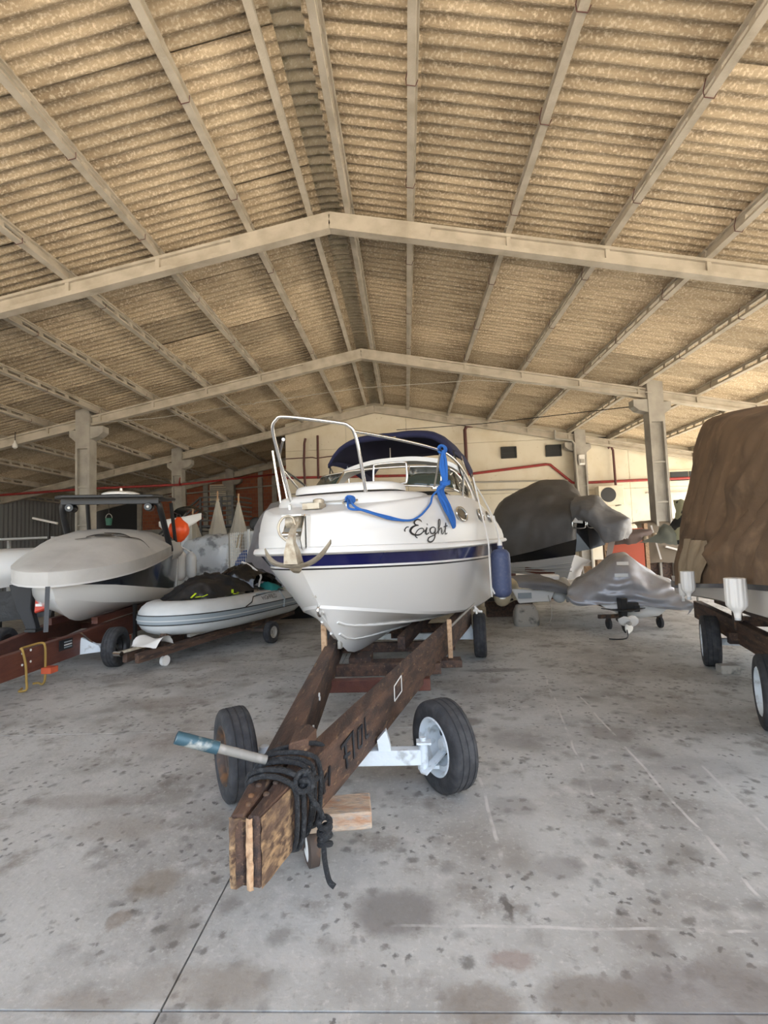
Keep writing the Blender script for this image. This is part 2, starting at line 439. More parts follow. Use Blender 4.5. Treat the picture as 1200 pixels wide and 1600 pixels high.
for side, par, nrow in ((-1, ceil_l, 10), (1, ceil_r, 9)):
    for r in range(nrow):
        a, b = OFFS[r], OFFS[r + 1]
        a0 = a - (.05 if r else .12); b0 = b + .14
        key = round(b0 - a0, 2)
        if key not in cache: cache[key] = sheet_mesh(b0 - a0, 'roof_sheet')
        for c in range(29):
            y = -3.25 + 1.05 * c
            jz = random.uniform(-.006, .006)
            o = piece('roof_sheet', cache[key], par, (side * a0, y + (0 if side > 0 else PITCHC * 6.3), PUR_H + .035 - SL * a0 + jz + (c % 2) * .012), (random.uniform(-.004, .004), ANG + .012 + random.uniform(-.003, .003), 0))
            if side < 0: o.rotation_euler.z = math.pi
gcap = G(); rows = []
for i in range(45):
    y = i / 44 * PITCHC * 6.3; z = .027 * math.cos(2 * math.pi * y / PITCHC)
    rows.append([(x, y, z + .062 - SL * (math.sqrt(x * x + .012) - .1)) for x in (-.44, -.3, -.2, -.1, 0, .1, .2, .3, .44)])
cap_me = gmesh('ridge_cap', gcap.grid(rows), M_CAP, 60)
for c in range(29):
    piece('ridge_cap', cap_me, ceil_r, (0, -3.25 + 1.05 * c, PUR_H + .045 + (c % 2) * .012), (random.uniform(-.004, .004), 0, 0))

def purlin_mesh():
    g = G(); Lp = 5.96; y0 = -Lp / 2
    g.box((0, 0, .02), (.095, Lp, .04)); g.box((0, 0, .20), (.11, Lp, .04))
    g.box((0, 0, .055), (.04, Lp, .035)); g.box((0, 0, .17), (.04, Lp, .03))
    s0 = -2.05
    g.box((0, (y0 + s0) / 2, .115), (.04, s0 - y0, .09)); g.box((0, -(y0 + s0) / 2, .115), (.04, s0 - y0, .09))
    n = 8; st = 4.1 / n
    for i in range(1, n): g.box((0, s0 + i * st, .115), (.04, .10, .09))
    return gmesh('purlin', g, M_CONC, 0)
pm = purlin_mesh()
for side, par, nrow in ((-1, ceil_l, 11), (1, ceil_r, 10)):
    for r in range(nrow):
        q = OFFS[r] + (.03 if r == 0 else 0)
        for fr in range(-1, 4):
            yc = FRAMES[0] + 6 * fr + 3
            if fr < 0: yc = FRAMES[0] - 2.72
            o = piece('purlin', pm, par, (side * q, yc, -SL * q), (0, side * ANG, 0))
            if fr < 0: o.scale.y = .9
leak_block = obj('roof', G().extrude([(XR, -3.4, ZR + .62), (14.2, -3.4, roof_z(14.2) + .62), (14.2, 26.9, roof_z(14.2) + .62), (XR, 26.9, ZR + .62)], (0, 0, .05)).extrude([(-20.2, -3.4, roof_z(-20.2) + .62), (XR, -3.4, ZR + .62), (XR, 26.9, ZR + .62), (-20.2, 26.9, roof_z(-20.2) + .62)], (0, 0, .05)), M_SHEET, smooth=0, kind='structure')  # added unseen layer, keeps sky light from leaking between the sheets
tag(leak_block, 'added unseen cover above the corrugated sheets that blocks sky light leaks', 'roof')

# wire hooks that hold the sheets to the purlins
hk = gmesh('hook', G().tube([(-.07, 0, .20), (-.075, .01, .06), (-.055, .01, -.012), (.055, .01, -.012), (.075, 0, .06)], .006, 5), M_DREDP, 60)
for side, par in ((-1, ceil_l), (1, ceil_r)):
    for r in range(1, 7):
        for y in (3.9, 5.2, 6.9, 9.0, 11.1, 13.2):
            piece('hook', hk, par, (side * OFFS[r], y + .33 * r % .9, -SL * OFFS[r]), (0, side * ANG, 0))
# portal frames: two sloping rafters with recessed webs, columns with corbels
def rafter_g(x0, x1):
    """I-shaped precast rafter from x0 (near the ridge) to x1, profile hung below the roof line; local to the frame"""
    g = G(); s = 1 if x1 > x0 else -1; up = (s * SL, 0, 1)
    def seg(a, b, w, zt, zb, y=0):
        pa, pb = (a, y, roof_z(a) - (zt + zb) / 2), (b, y, roof_z(b) - (zt + zb) / 2)
        g.bar(pa, pb, w, abs(zb - zt), up=(s * SL, 0, 1))
    seg(x0, x1, .17, 0, .05); seg(x0, x1, .17, .22, .30); seg(x0, x1, .06, .04, .23)
    solid = x0 + s * 1.75
    seg(x0, solid, .165, .04, .23)
    for q in OFFS[2:]:
        xq = XR + s * q
        if (xq - x1) * s < -.1: g.box((xq, 0, roof_z(xq) - .135), (.07, .15, .19))
    return g
for n_, fy in enumerate(FRAMES):
    where = ('nearest portal frame, overhead just inside the entrance', 'portal frame crossing overhead in front of the white boat', 'portal frame on columns level with the covered boats', 'portal frame against the cream back wall', 'far portal frame against the red brick wall')[n_]
    pf = root('portal_frame', 'precast concrete ' + where, 'beam', (0, fy, 0), kind='structure')
    xl, xr_ = -17.5, 13.6
    if n_ == 4: xr_ = None
    obj('rafter', rafter_g(XR, xl), M_CONC, pf, smooth=0)
    if xr_: obj('rafter', rafter_g(XR, xr_), M_CONC, pf, smooth=0)
    cols = [(-9.62, 1), (7.32, -1)] if n_ < 4 else [(-9.55, 1)]
    if n_ == 0: cols = []
    for cx, s in cols:
        top = roof_z(cx) + .27
        g = G()
        g.box((cx, 0, top - .62), (.44, .34, 1.24))
        for sx in (-1, 1): g.box((cx + sx * .19, 0, (top - 1.24) / 2), (.06, .34, top - 1.24))
        g.box((cx, 0, (top - 1.24) / 2), (.34, .12, top - 1.24))
        z = top - 2.4
        while z > .2: g.box((cx, 0, z), (.34, .26, .05)); z -= 1.15
        c = obj('column', g, M_COLC, pf, smooth=0)
        for sx, lw in ((s, .42), (-s, .22)):
            zc = roof_z(cx) - .47 - (.10 if sx != s else 0)
            x0 = cx + sx * .2
            obj('corbel', G().extrude([(x0, -.15, zc + .17), (x0 + sx * lw, -.15, zc + .17), (x0 + sx * lw, -.15, zc - .02), (x0 + sx * (lw - .14), -.15, zc - .14), (x0, -.15, zc - .22)], (0, .3, 0)), M_COLC, c, smooth=0)

# cream back wall of cast panels
wb = obj('wall_back', G().box((4.3, 20.55, 3.3), (18.6, .18, 6.6)), M_JOINT, kind='structure')
tag(wb, 'cream plastered back wall of wide cast panels', 'wall')
px = [-5.03, -2.4, .2, 2.68, 7.2, 9.4, 13.6]
pz = [0, 1.9, 3.42, 5.62, 8]
for i in range(len(px) - 1):
    for k in range(len(pz) - 1):
        x0, x1, z0, z1 = px[i] + .006, px[i + 1] - .006, pz[k] + .006, pz[k + 1] - .006
        if i >= 4 and k == 2: pass
        t0, t1 = min(z1, roof_z(x0) + .25), min(z1, roof_z(x1) + .25)
        if t0 <= z0 and t1 <= z0: continue
        t0, t1 = max(t0, z0 + .01), max(t1, z0 + .01)
        pts = [(x0, 20.40, z0), (x1, 20.40, z0), (x1, 20.40, t1), (x0, 20.40, t0)]
        if x0 < XR < x1 and k == 3: pts = pts[:3] + [(XR, 20.40, ZR + .2)] + pts[3:]
        obj('panel', G().extrude(pts, (0, .1, 0)), M_PLAST, wb, smooth=0)
wi = obj('wall_left', G().box((-4.94, 23.5, 3.4), (.18, 5.9, 6.8)), M_PLAST, kind='structure', smooth=0)
tag(wi, 'cream side wall of the building behind the white boat', 'wall')
for i, (x, z) in enumerate(((4.475, 5.136), (6.337, 5.133))):
    o = obj('window_%d' % (i + 1), G().box((x, 20.38, z), (.62, .10, .05)).box((x, 20.38, z + .22), (.64, .12, .05)).box((x, 20.38, z - .22), (.64, .12, .05)).box((x - .3, 20.38, z), (.05, .12, .44)).box((x + .3, 20.38, z), (.05, .12, .44)), M_DARKG, kind='structure', smooth=0)
    tag(o, ('dark vent window nearer the white boat on the back wall', 'dark vent window nearer the conduit column on the back wall')[i], 'window')
    obj('pane', G().box((x, 20.38, z), (.6, .04, .42)), M_DARKG, o, smooth=0)
o = obj('window_3', G().box((11.4, 20.38, 4.05), (2.3, .08, .05)).box((11.4, 20.38, 3.62), (2.3, .08, .05)), M_PLAST, kind='structure', smooth=0)
tag(o, 'long dark strip window low on the right end of the back wall', 'window')
for k in range(3): obj('pane', G().box((10.65 + .76 * k, 20.38, 3.84), (.71, .04, .40)), M_DARKG, o, smooth=0)
o = obj('trim_1', G().box((9.0, 20.36, 1.96), (3.4, .1, .05)).box((11.3, 20.36, 3.2), (2.6, .06, .04)), M_CONC, kind='structure', smooth=0)
tag(o, 'concrete ledges along the right end of the back wall', 'trim')

# brick wall far left with concrete posts
wl = obj('wall_back_left', G().box((-9.9, 26.6, 1.35), (9.9, .2, 2.7)).box((-9.9, 26.62, 4.6), (9.9, .1, 5)), M_COLC, kind='structure', smooth=0)
tag(wl, 'far wall of red brick bays between concrete posts', 'wall')
def brick_material():
    m = mat('red_brick', (.33, .105, .055), .9)
    n, l = m.node_tree.nodes, m.node_tree.links
    b = n['Principled BSDF']; t = n.new('ShaderNodeTexBrick'); tc = n.new('ShaderNodeNewGeometry'); mp = n.new('ShaderNodeMapping')
    mp.inputs['Rotation'].default_value = (R(90), 0, 0); l.new(tc.outputs['Position'], mp.inputs[0]); l.new(mp.outputs[0], t.inputs[0])
    t.inputs['Color1'].default_value = (.36, .12, .06, 1); t.inputs['Color2'].default_value = (.27, .085, .05, 1); t.inputs['Mortar'].default_value = (.27, .15, .10, 1)
    t.inputs['Scale'].default_value = 1; t.inputs['Brick Width'].default_value = .29; t.inputs['Row Height'].default_value = .19; t.inputs['Mortar Size'].default_value = .012
    l.new(t.outputs[0], b.inputs[0]); return m
M_BRICK = brick_material()
posts = [-14.9, -12.35, -11.1, -9.6, -8.0, -7.2, -5.1]
for a, b_ in zip(posts, posts[1:]):
    t0, t1 = roof_z(a + .14) - .1, roof_z(b_ - .14) - .1
    obj('brick_bay', G().extrude([(a + .14, 26.52, 2.75), (b_ - .14, 26.52, 2.75), (b_ - .14, 26.52, t1), (a + .14, 26.52, t0)], (0, .1, 0)), M_BRICK, wl, smooth=0)
for a in posts: obj('post', G().box((a, 26.5, 2.7), (.26, .16, 5.4)), M_COLC, wl, smooth=0)
o = obj('window_4', G().box((-10.32, 26.36, 4.5), (1.0, .06, 1.25)), M_PLAST, kind='structure', smooth=0)
tag(o, 'white louvred window in the red brick wall', 'window')
for k in range(10): obj('slat', G().box((-10.32, 26.32, 3.97 + k * .115), (.9, .05, .05), Matrix.Rotation(.5, 3, 'X')), M_GREYP, o, smooth=0)
# dark left side closed by ribbed metal sheeting
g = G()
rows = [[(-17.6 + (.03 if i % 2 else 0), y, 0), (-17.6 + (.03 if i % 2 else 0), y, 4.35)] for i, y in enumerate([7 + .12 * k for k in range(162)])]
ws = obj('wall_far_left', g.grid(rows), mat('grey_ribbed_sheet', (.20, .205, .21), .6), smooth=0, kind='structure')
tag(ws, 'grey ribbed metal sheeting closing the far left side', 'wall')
o = obj('dark_opening_panel', G().box((-16.2, 26.6, 2.2), (2.5, .2, 4.4)), mat('opening_shade', (.03, .03, .032), .8), smooth=0, kind='structure')  # darkness of the open corner is put into this panel's colour
tag(o, 'near black panel standing in for the dark opening in the far left corner', 'wall')

# pipes on the walls and under the roof
Y_ = 20.32
def pipe(name, label, pts, r, m, cat='pipe', group=None, n=8):
    return tag(obj(name, G().tube(pts, r, n), m, smooth=60), label, cat, group)
pipe('fire_pipe', 'red fire main running across the cream back wall behind the boats', [(-5.0, Y_, 4.46), (2.7, Y_, 4.28), (5.98, Y_, 4.56), (6.15, Y_, 4.54), (7.0, Y_, 3.76), (7.15, Y_, 3.72), (12.6, Y_, 3.74)], .055, M_REDP)
pipe('wall_pipe', 'first maroon drop pipe on the cream wall from its left end', [(-4.1, Y_ - .14, 6.1), (-4.15, Y_ - .14, 5.9), (-4.2, Y_ - .14, 5.0), (-4.15, Y_ - .14, 3.4)], .05, M_DREDP)
pipe('wall_pipe', 'second maroon drop pipe on the cream wall from its left end', [(-3.58, Y_ - .14, 6.2), (-3.6, Y_ - .14, 4.35)], .05, M_DREDP)
pipe('wall_pipe', 'maroon drop pipe on the cream wall just right of the navy bimini', [(3.0, Y_ - .14, 6.3), (2.75, Y_ - .14, 6.3), (2.66, Y_ - .14, 6.15), (2.66, Y_ - .14, 4.2)], .07, M_DREDP)
pipe('wall_pipe', 'black hooked vent pipe above the air conditioner', [(8.72, Y_ - .14, 3.3), (8.70, Y_ - .14, 5.0), (8.62, Y_ - .14, 5.18), (8.52, Y_ - .14, 5.1)], .05, M_DREDP)
pipe('conduit', 'long grey conduit under the red fire main', [(2.7, Y_, 3.95), (3.5, Y_, 3.92), (6.9, Y_, 3.86)], .035, M_GREYP)
pipe('conduit', 'lower grey conduit on the cream wall behind the charcoal cover', [(-4.8, Y_, 3.75), (.5, Y_, 3.62), (6.9, Y_, 3.52)], .03, M_GREYP)
pipe('conduit', 'grey conduit hooking down the column beside the air conditioner', [(6.3, 19.95, 5.9), (6.3, 19.95, 5.55), (6.95, 19.92, 5.45), (7.05, 19.92, 5.3), (7.1, 19.92, 2.6)], .05, M_GREYP)
pipe('conduit', 'thin conduit across the upper joint of the cream wall behind the boat rail', [(-5.0, Y_, 5.28), (-3.85, Y_, 5.3), (-3.7, Y_, 5.25), (-1.5, Y_, 5.45)], .02, M_DREDP)
pipe('fire_pipe', 'red fire main along the dark left side above the black boat top', [(-17.3, 19.0, 4.05), (-13, 19.3, 4.22), (-9.4, 19.7, 4.28), (-9.35, 19.7, 4.55), (-9.35, 19.7, 4.28), (-6, 25.9, 5.55)], .05, M_REDP)
pipe('conduit', 'pale conduit across the red brick wall', [(-14.5, 26.3, 4.55), (-10.8, 26.3, 4.75), (-6.8, 26.3, 4.95)], .045, M_GREYP)
pipe('cable', 'thin sagging cable strung across the hall from the left', [(-9.3, 12.4, 5.0), (-6.5, 12.4, 5.08), (-3.9, 12.3, 5.32), (-3.85, 12.3, 5.28), (-3.8, 12.3, 5.33), (-1, 12.2, 5.55), (2, 12.2, 5.6), (7.2, 13.9, 5.55)], .008, M_GREYP, 'cable', n=5)
pipe('cable', 'dark cable strung near the cream wall up to the right column', [(-.2, 19.4, 6.1), (3, 18, 5.85), (6.9, 14.2, 5.25)], .014, M_BLACKP, 'cable', n=5)
bx = root('electric_box', 'small pale switch box on the column beside the air conditioner', 'box', (7.30, 19.90, 4.62))
obj('case', G().box((0, 0, 0), (.24, .1, .42)), M_WHITEP, bx, smooth=0, bevel=.01); obj('lid', G().box((0, -.07, -.06), (.16, .05, .16)), M_GREYP, bx, smooth=0)
ac = root('air_conditioner', 'white outdoor air conditioner unit on the cream wall', 'air conditioner', (8.36, 20.0, 2.74))
obj('case', G().box((0, 0, .38), (1.0, .4, .78)), M_PLAST, ac, smooth=0, bevel=.02)
obj('fan_grille', G().lathe([(.30, -.215), (.30, -.2), (.0, -.2)], (-.12, 0, .40), 'Y', 24).xf(Matrix.Identity(4)), M_BLACKP, ac)
for q in (-.35, .35): obj('bracket', G().box((q, .05, -.03), (.06, .45, .05)), M_GREYP, ac, smooth=0)
lb = root('light_bulb', 'bare white light bulb hanging from the left rafter', 'light bulb', (-11.75, 14.0, 4.9))
obj('bulb', G().lathe([(.02, .16), (.03, .1), (.075, .02), (.07, -.05), (.03, -.09), (0, -.1)], axis='Z', n=14), M_WHITEP, lb)
obj('cord', G().tube([(0, 0, .15), (0, 0, .42)], .012, 6), M_BLACKP, lb)

# ================================================================== WHEELS
def tyre_g(Rr, wd, rr):
    h = wd / 2
    pr = [(rr, -h * .80), (rr + .015, -h * .92), (Rr - .055, -h * 1.0), (Rr - .02, -h * .93), (Rr - .004, -h * .80)]
    for c in (-.5, 0, .5):
        pr += [(Rr, h * (c - .06)), (Rr - .005, h * (c - .03)), (Rr - .005, h * (c + .03)), (Rr, h * (c + .06))]
    pr += [(Rr - .004, h * .80), (Rr - .02, h * .93), (Rr - .055, h), (rr + .015, h * .92), (rr, h * .80)]
    return G().lathe(pr, n=40, cap=False)
def wheel(par, x, y, Rr, wd, rr, m_rim, rz=0, tilt=0, dish=.35, lugs=4, face=-1, m_hub=None, z=None, kindname='tyre', label=None):
    """tyre as a part of par, with rim and hub under it; face = side on which the rim shows its dish"""
    t = obj('tyre', tyre_g(Rr, wd, rr), M_RUB, par, loc=(x, y, Rr if z is None else z), smooth=50, label=label)
    t.rotation_euler = (0, tilt, rz)
    h = wd / 2; f = face
    pr = [(rr + .012, f*h*.86), (rr + .002, f*h*.95), (rr - .012, f*h*.80), (rr - .02, f*h*.45), (rr - .045, f*h*.38), (rr - .052, f*h*.0), (rr - .06, -f*h*dish*.85), (rr * .58, -f*h*dish), (rr * .36, -f*h*dish*.85), (rr * .3, -f*h*dish*.6), (.03, -f*h*dish*.6)]
    obj('rim', G().lathe(pr, n=32, cap=False).lathe([(rr + .012, -f*h*.86), (rr - .02, -f*h*.8), (rr - .03, -f*h*.78), (.05, -f*h*.76)], n=32, cap=False), m_rim, t, smooth=35)
    for k in range(lugs):
        q = 2 * math.pi * (k + .35) / lugs; rad = rr * .475
        obj('lug_hole', G().lathe([(rr * .13, -f*h*dish + f*.016), (rr * .13, -f*h*dish - f*.004), (0, -f*h*dish - f*.004)], (0, rad*math.cos(q), rad*math.sin(q)), n=10), M_DARKG, t)
    obj('hub', G().lathe([(.0, f*h*.25), (.035, f*h*.25), (.045, f*h*.0), (.06, -f*h*dish*.5), (.06, -f*h*.6), (0, -f*h*.6)], n=16, cap=False), m_hub or m_rim, t, smooth=35)
    return t

# ================================================================== MAIN TRAILER
def zb(y, k=0.): return .265 + .030 * (y - 1.9) + k
O = Vector((-.3, 4.0, 0))
tr = root('boat_trailer', 'weathered dark timber boat trailer with white axle carrying the white boat', 'trailer', O)
def trl(name, g, m, **k): return obj(name, g.shift(-O), m, tr, **k)
zt = lambda x, y: zb(y, .265 if y > 2 else .262)
zbb = lambda x, y: zb(y)
def wobble(poly, n=24):
    """subdivide the outline so that worn edges can wander"""
    out = []
    for (x0, y0), (x1, y1) in zip(poly, poly[1:] + poly[:1]):
        L = math.hypot(x1 - x0, y1 - y0); k = max(1, int(L / .25))
        for i in range(k):
            t = i / k; out.append((lerp(x0, x1, t) + .004 * noise.noise((x0 + t * 9, y0 * 3, 1)), lerp(y0, y1, t)))
    return out
def beam_part(poly): return G().prism(wobble(poly), zbb, zt)
left_poly = [(-.715, 1.885), (-.66, 1.895), (-.60, 2.35), (-.79, 6.6), (-.60, 9.3), (-.70, 9.3), (-.90, 6.6), (-.80, 4.6)]
right_poly = [(-.648, 1.885), (-.597, 1.875), (.84, 6.6), (1.12, 9.3), (1.02, 9.3), (.735, 6.6), (-.585, 2.32)]
trl('beam', beam_part(left_poly), M_WOODD, smooth=0, bevel=.008)
trl('beam', beam_part(right_poly), M_WOODD, smooth=0, bevel=.008)
# worn cut ends of the two tongue planks, the left one hollowed out by rot
def end_slab(x0, x1, y, hollow):
    n = 7; m = 14; g = G(); rows = []
    for j in range(m + 1):
        t = j / m; z = zb(1.89) + .262 * t; row = []
        for i in range(n + 1):
            s = i / n; x = lerp(x0, x1, s)
            e = .010 * noise.noise((x * 40, z * 30, 2)) + .008 * noise.noise((x * 90, z * 70, 5))
            dep = 0
            if hollow: dep = .05 * max(0, min(1, (s - .25) * 4)) * max(0, min(1, (1 - t) * 4)) * max(0, min(1, (t + .1) * 4))
            row.append((x, y + e + dep - .006 * math.sin(math.pi * s), z))
        rows.append(row)
    return g.grid(rows)
trl('beam_end', end_slab(-.716, -.655, 1.878, True), M_WOODE, smooth=60, label='rotten hollowed timber end')
trl('beam_end', end_slab(-.648, -.622, 1.870, False), M_WOODL, smooth=60, label='pale split timber end')
def side_wear():
    g = G(); rows = []
    for j in range(13):
        t = j / 12; row = []
        for i in range(17):
            s = i / 16; y = lerp(1.876, 2.13, s); x = -.597 + (y - 1.875) * (1.437 / 4.725) + .003
            z = zb(y) + .258 * t + .002
            row.append((x + .005 * noise.noise((y * 45, z * 55, 3)) + .002 - .010 * max(0, s - .8) * 5, y, z))
        rows.append(row)
    return g.grid(rows)
trl('worn_face', side_wear(), M_WOODE, smooth=60, label='splintered weathered face of the right tongue plank')
filler = [(-.60, 2.33), (-.50, 2.62), (-.53, 2.66), (-.615, 2.6)]
trl('wedge', G().prism([(-.602, 2.36), (-.52, 2.42), (-.50, 2.55), (-.55, 2.62), (-.615, 2.6)], .36, .60), M_WOODD, smooth=0, bevel=.006)
for i, (x, y) in enumerate([(-.675, 2.02), (-.668, 2.10), (-.615, 2.03), (-.60, 2.12), (-.665, 1.96), (-.655, 2.36), (-.56, 2.46), (-.58, 2.5), (-.68, 2.5)]):
    trl('bolt', G().lathe([(.013, 0), (.013, .007), (.008, .011), (0, .012)], (x, y, zb(y, .262)), 'Z', 8), M_RUSTD)
for i, (y, k) in enumerate([(2.75, .12), (2.95, .06), (3.1, .1), (3.4, .2), (3.42, .17)]):
    x = -.60 - (y - 2.35) * (.19 / 4.25)
    trl('bolt', G().lathe([(.016, 0), (.016, .008), (0, .010)], (x, y, zb(y, k)), 'X', 8), M_WPAINT)
# painted marks on the outer face of the right beam
def on_right(y, z, out=.004): return (-.597 + (y - 1.875) * (1.437 / 4.725) + out, y, z)
def paint_stroke(pts, wd, m, name='painted_mark'):
    g = G()
    for (y0, z0), (y1, z1) in zip(pts, pts[1:]):
        a, b = Vector(on_right(y0, z0, .006)), Vector(on_right(y1, z1, .006))
        g.bar(a, b, wd, .004, up=(.957, -.29, 0))
    return g
marks = G()
for pts, wd in (([(2.62, .50), (2.64, .36)], .022), ([(2.57, .49), (2.70, .51)], .02), ([(2.60, .43), (2.68, .42)], .018),
                ([(2.72, .52), (2.73, .37)], .02), ([(2.79, .50), (2.79, .40), (2.84, .39), (2.85, .50), (2.79, .50)], .016), ([(2.89, .53), (2.90, .41), (2.94, .41)], .017),
                ([(2.36, .47), (2.38, .36)], .02), ([(2.33, .40), (2.42, .43)], .02), ([(2.44, .46), (2.43, .37)], .015)):
    gg = paint_stroke(pts, wd, M_INK); marks.add(gg.v, gg.f)
trl('painted_mark', marks, M_INK, smooth=0, label='faded black painted lettering on the right beam', kind='stuff')
sq = G()
for pts in ([(3.42, .45), (3.42, .55)], [(3.42, .55), (3.58, .58)], [(3.58, .58), (3.58, .47)], [(3.58, .47), (3.42, .45)]):
    gg = paint_stroke(pts, .008, M_WPAINT); sq.add(gg.v, gg.f)
trl('painted_square', sq, M_WPAINT, smooth=0, label='white outline square painted on the right beam')
# cross members
for y, h, z0, xr_ in ((4.22, .10, .335, .16), (4.62, .10, .36, .28), (5.5, .10, .38, .5), (6.7, .12, .36, .80), (8.4, .12, .38, .95)):
    xl = -.60 - (y - 2.35) * .045 - .10
    trl('cross_member', G().box(((xl + xr_) / 2, y, z0), (xr_ - xl, .09, h)), M_WOODD if y > 4.4 else M_WOODR, smooth=0, bevel=.005)
trl('cross_member', G().box((.02, 4.88, .345), (.96, .16, .07)), M_WOODD, smooth=0, bevel=.005)
# bunk rails and posts that hold the hull
for s in (-1, 1):
    pts = [(-.42 + s * .28 + (.05 if s > 0 else 0), 5.1, .50), (-.10 + s * .42, 6.9, .56), (.15 + s * .42, 8.6, .56)]
    g = G()
    for a, b in zip(pts, pts[1:]): g.bar(a, b, .08, .13)
    trl('bunk', g, M_WOODD, smooth=0)
trl('post', G().box((.40, 4.93, .525), (.045, .06, .46)), M_WOODL, smooth=0, bevel=.003, label='raw pale timber post on the right beam')
trl('post', G().box((-.80, 4.55, .66), (.05, .05, .30)), M_WOODL, smooth=0, bevel=.003)
trl('post', G().box((-.04, 5.42, .50), (.05, .05, .14)), M_WOODL, smooth=0)
trl('keel_block', G().box((-.50, 4.98, .37), (.22, .3, .10)).box((-.12, 6.2, .42), (.22, .3, .12)).box((.1, 8.2, .42), (.22, .3, .12)), M_WOODD, smooth=0, kind='stuff')
trl('strap', G().tube([(.86, 6.35, .72), (.62, 5.75, .66), (.42, 5.2, .62)], .012, 6), M_GREYP)
# front axle
axle = trl('axle', G().box((-.42, 3.06, .235), (.95, .07, .09)), M_GALV, smooth=0, bevel=.004)
axle['label'] = 'white painted front axle beam'
trl('axle_bracket', G().extrude([(-.205, 3.03, .19), (-.135, 3.03, .24), (-.15, 3.03, .33), (-.17, 3.03, .40), (-.225, 3.03, .34)], (-.0, .05, 0)), M_GALV, smooth=0)
trl('axle_bracket', G().extrude([(-1.05, 3.02, .17), (-1.035, 3.02, .17), (-1.035, 3.02, .282), (-.94, 3.02, .282), (-.94, 3.02, .17), (-.925, 3.02, .17), (-.925, 3.02, .297), (-1.05, 3.02, .297)], (0, .07, 0)), M_GALV, smooth=0)
trl('kingpin', G().lathe([(.03, -.08), (.03, .08), (.018, .09), (.018, .115), (0, .115)], (.055, 3.05, .235), 'Z', 14).box((.085, 3.07, .165), (.13, .03, .02)).bar((.05, 3.0, .155), (.20, 3.16, .235), .05, .012).box((.06, 3.04, .325), (.09, .07, .012)), M_GALV)
trl('kingpin', G().lathe([(.03, -.08), (.03, .08), (0, .09)], (-.93, 3.05, .235), 'Z', 14), M_GALV)
def w_at(x, y, *a, **k): return wheel(tr, x - O.x, y - O.y, *a, **k)
w_at(.185, 3.13, .272, .17, .165, M_GALV, rz=R(29), face=-1, dish=.55, lugs=4)
w_at(-1.12, 3.06, .272, .17, .165, M_RUSTD, rz=R(33), face=-1, dish=.6, lugs=4)
w_at(.93, 6.52, .285, .165, .165, M_GALV, rz=-R(9), face=-1, lugs=4)
w_at(-1.05, 6.78, .285, .165, .165, M_GALV, rz=-R(9), face=1, lugs=4)
trl('rear_axle', G().bar((.86, 6.54, .27), (-.98, 6.78, .27), .07, .08), M_GALV, smooth=0)
trl('axle_bracket', G().extrude([(.70, 6.50, .24), (.86, 6.50, .24), (.86, 6.50, .30), (.80, 6.50, .46), (.76, 6.50, .46)], (0, .05, 0)), M_GALV, smooth=0)
# jockey wheel, its timber cross block under the tongue
trl('cross_block', G().xf(Matrix.Identity(4)).box((0, 0, 0), (.42, .18, .08)).xf(Matrix.Translation((-.43, 2.40, .255)) @ Matrix.Rotation(R(7), 4, 'Z')), M_BLOCKW, smooth=0, bevel=.006, label='pale sawn block sticking out under the tongue')
jw = obj('jockey_wheel', G().lathe([(.0, -.03), (.04, -.032), (.06, -.026), (.085, -.024), (.085, .024), (.06, .026), (.04, .032), (0, .03)], n=24), M_WPAINT, tr, loc=(-.52 - O.x, 2.44 - O.y, .085), rz=R(24), smooth=35)
obj('tyre', G().lathe([(.065, -.03), (.092, -.022), (.092, .022), (.065, .03)], n=24, cap=False), M_RUSTD, jw)
trl('jockey_fork', G().box((-.56, 2.44, .16), (.012, .05, .17)).box((-.48, 2.45, .16), (.012, .05, .17)).box((-.52, 2.445, .235), (.10, .07, .02)), M_RUSTD, smooth=0, kind='stuff')

# pipe handle laid across the tongue, black rope lashed around it
ph = root('pipe', 'grey and blue steel pipe lashed across the timber trailer tongue', 'pipe', (-.7, 2.3, .60))
ph_a, ph_b = Vector((-1.012, 2.07, .754)), Vector((-.67, 2.22, .588))
o_ = Vector((-.7, 2.3, .60)); md = ph_a.lerp(ph_b, .38)
g = G().tube([md - o_, ph_b - o_], .020, 16); obj('shaft', g, mat('dull_grey_pipe', (.20, .195, .18), .6, var=(18, (.28, .27, .25), .5, .7)), ph, smooth=50)
d_ = (ph_b - ph_a).normalized()
rings = [(.028, 0), (.028, 1), (.0215, 1), (.0215, 0)]
n_ = 20; s_ = d_.cross(Vector((0, 0, 1))).normalized(); t_ = d_.cross(s_); L_ = (md - ph_a).length + .03; vs = []
for rr_, al in ((.027, 0), (.027, L_), (.021, L_), (.021, .0), (.027, 0)):
    for k in range(n_):
        q = 2 * math.pi * k / n_; vs.append(ph_a - o_ + d_ * al + (s_ * math.cos(q) + t_ * math.sin(q)) * rr_)
sl = obj('sleeve', G().add(vs, [(i*n_+k, i*n_+(k+1) % n_, (i+1)*n_+(k+1) % n_, (i+1)*n_+k) for i in range(4) for k in range(n_)]), mat('scuffed_blue_paint', (.035, .085, .115), .5, var=(14, (.33, .35, .33), .52, .64), metal=.2), ph, smooth=50, label='scuffed blue end sleeve')

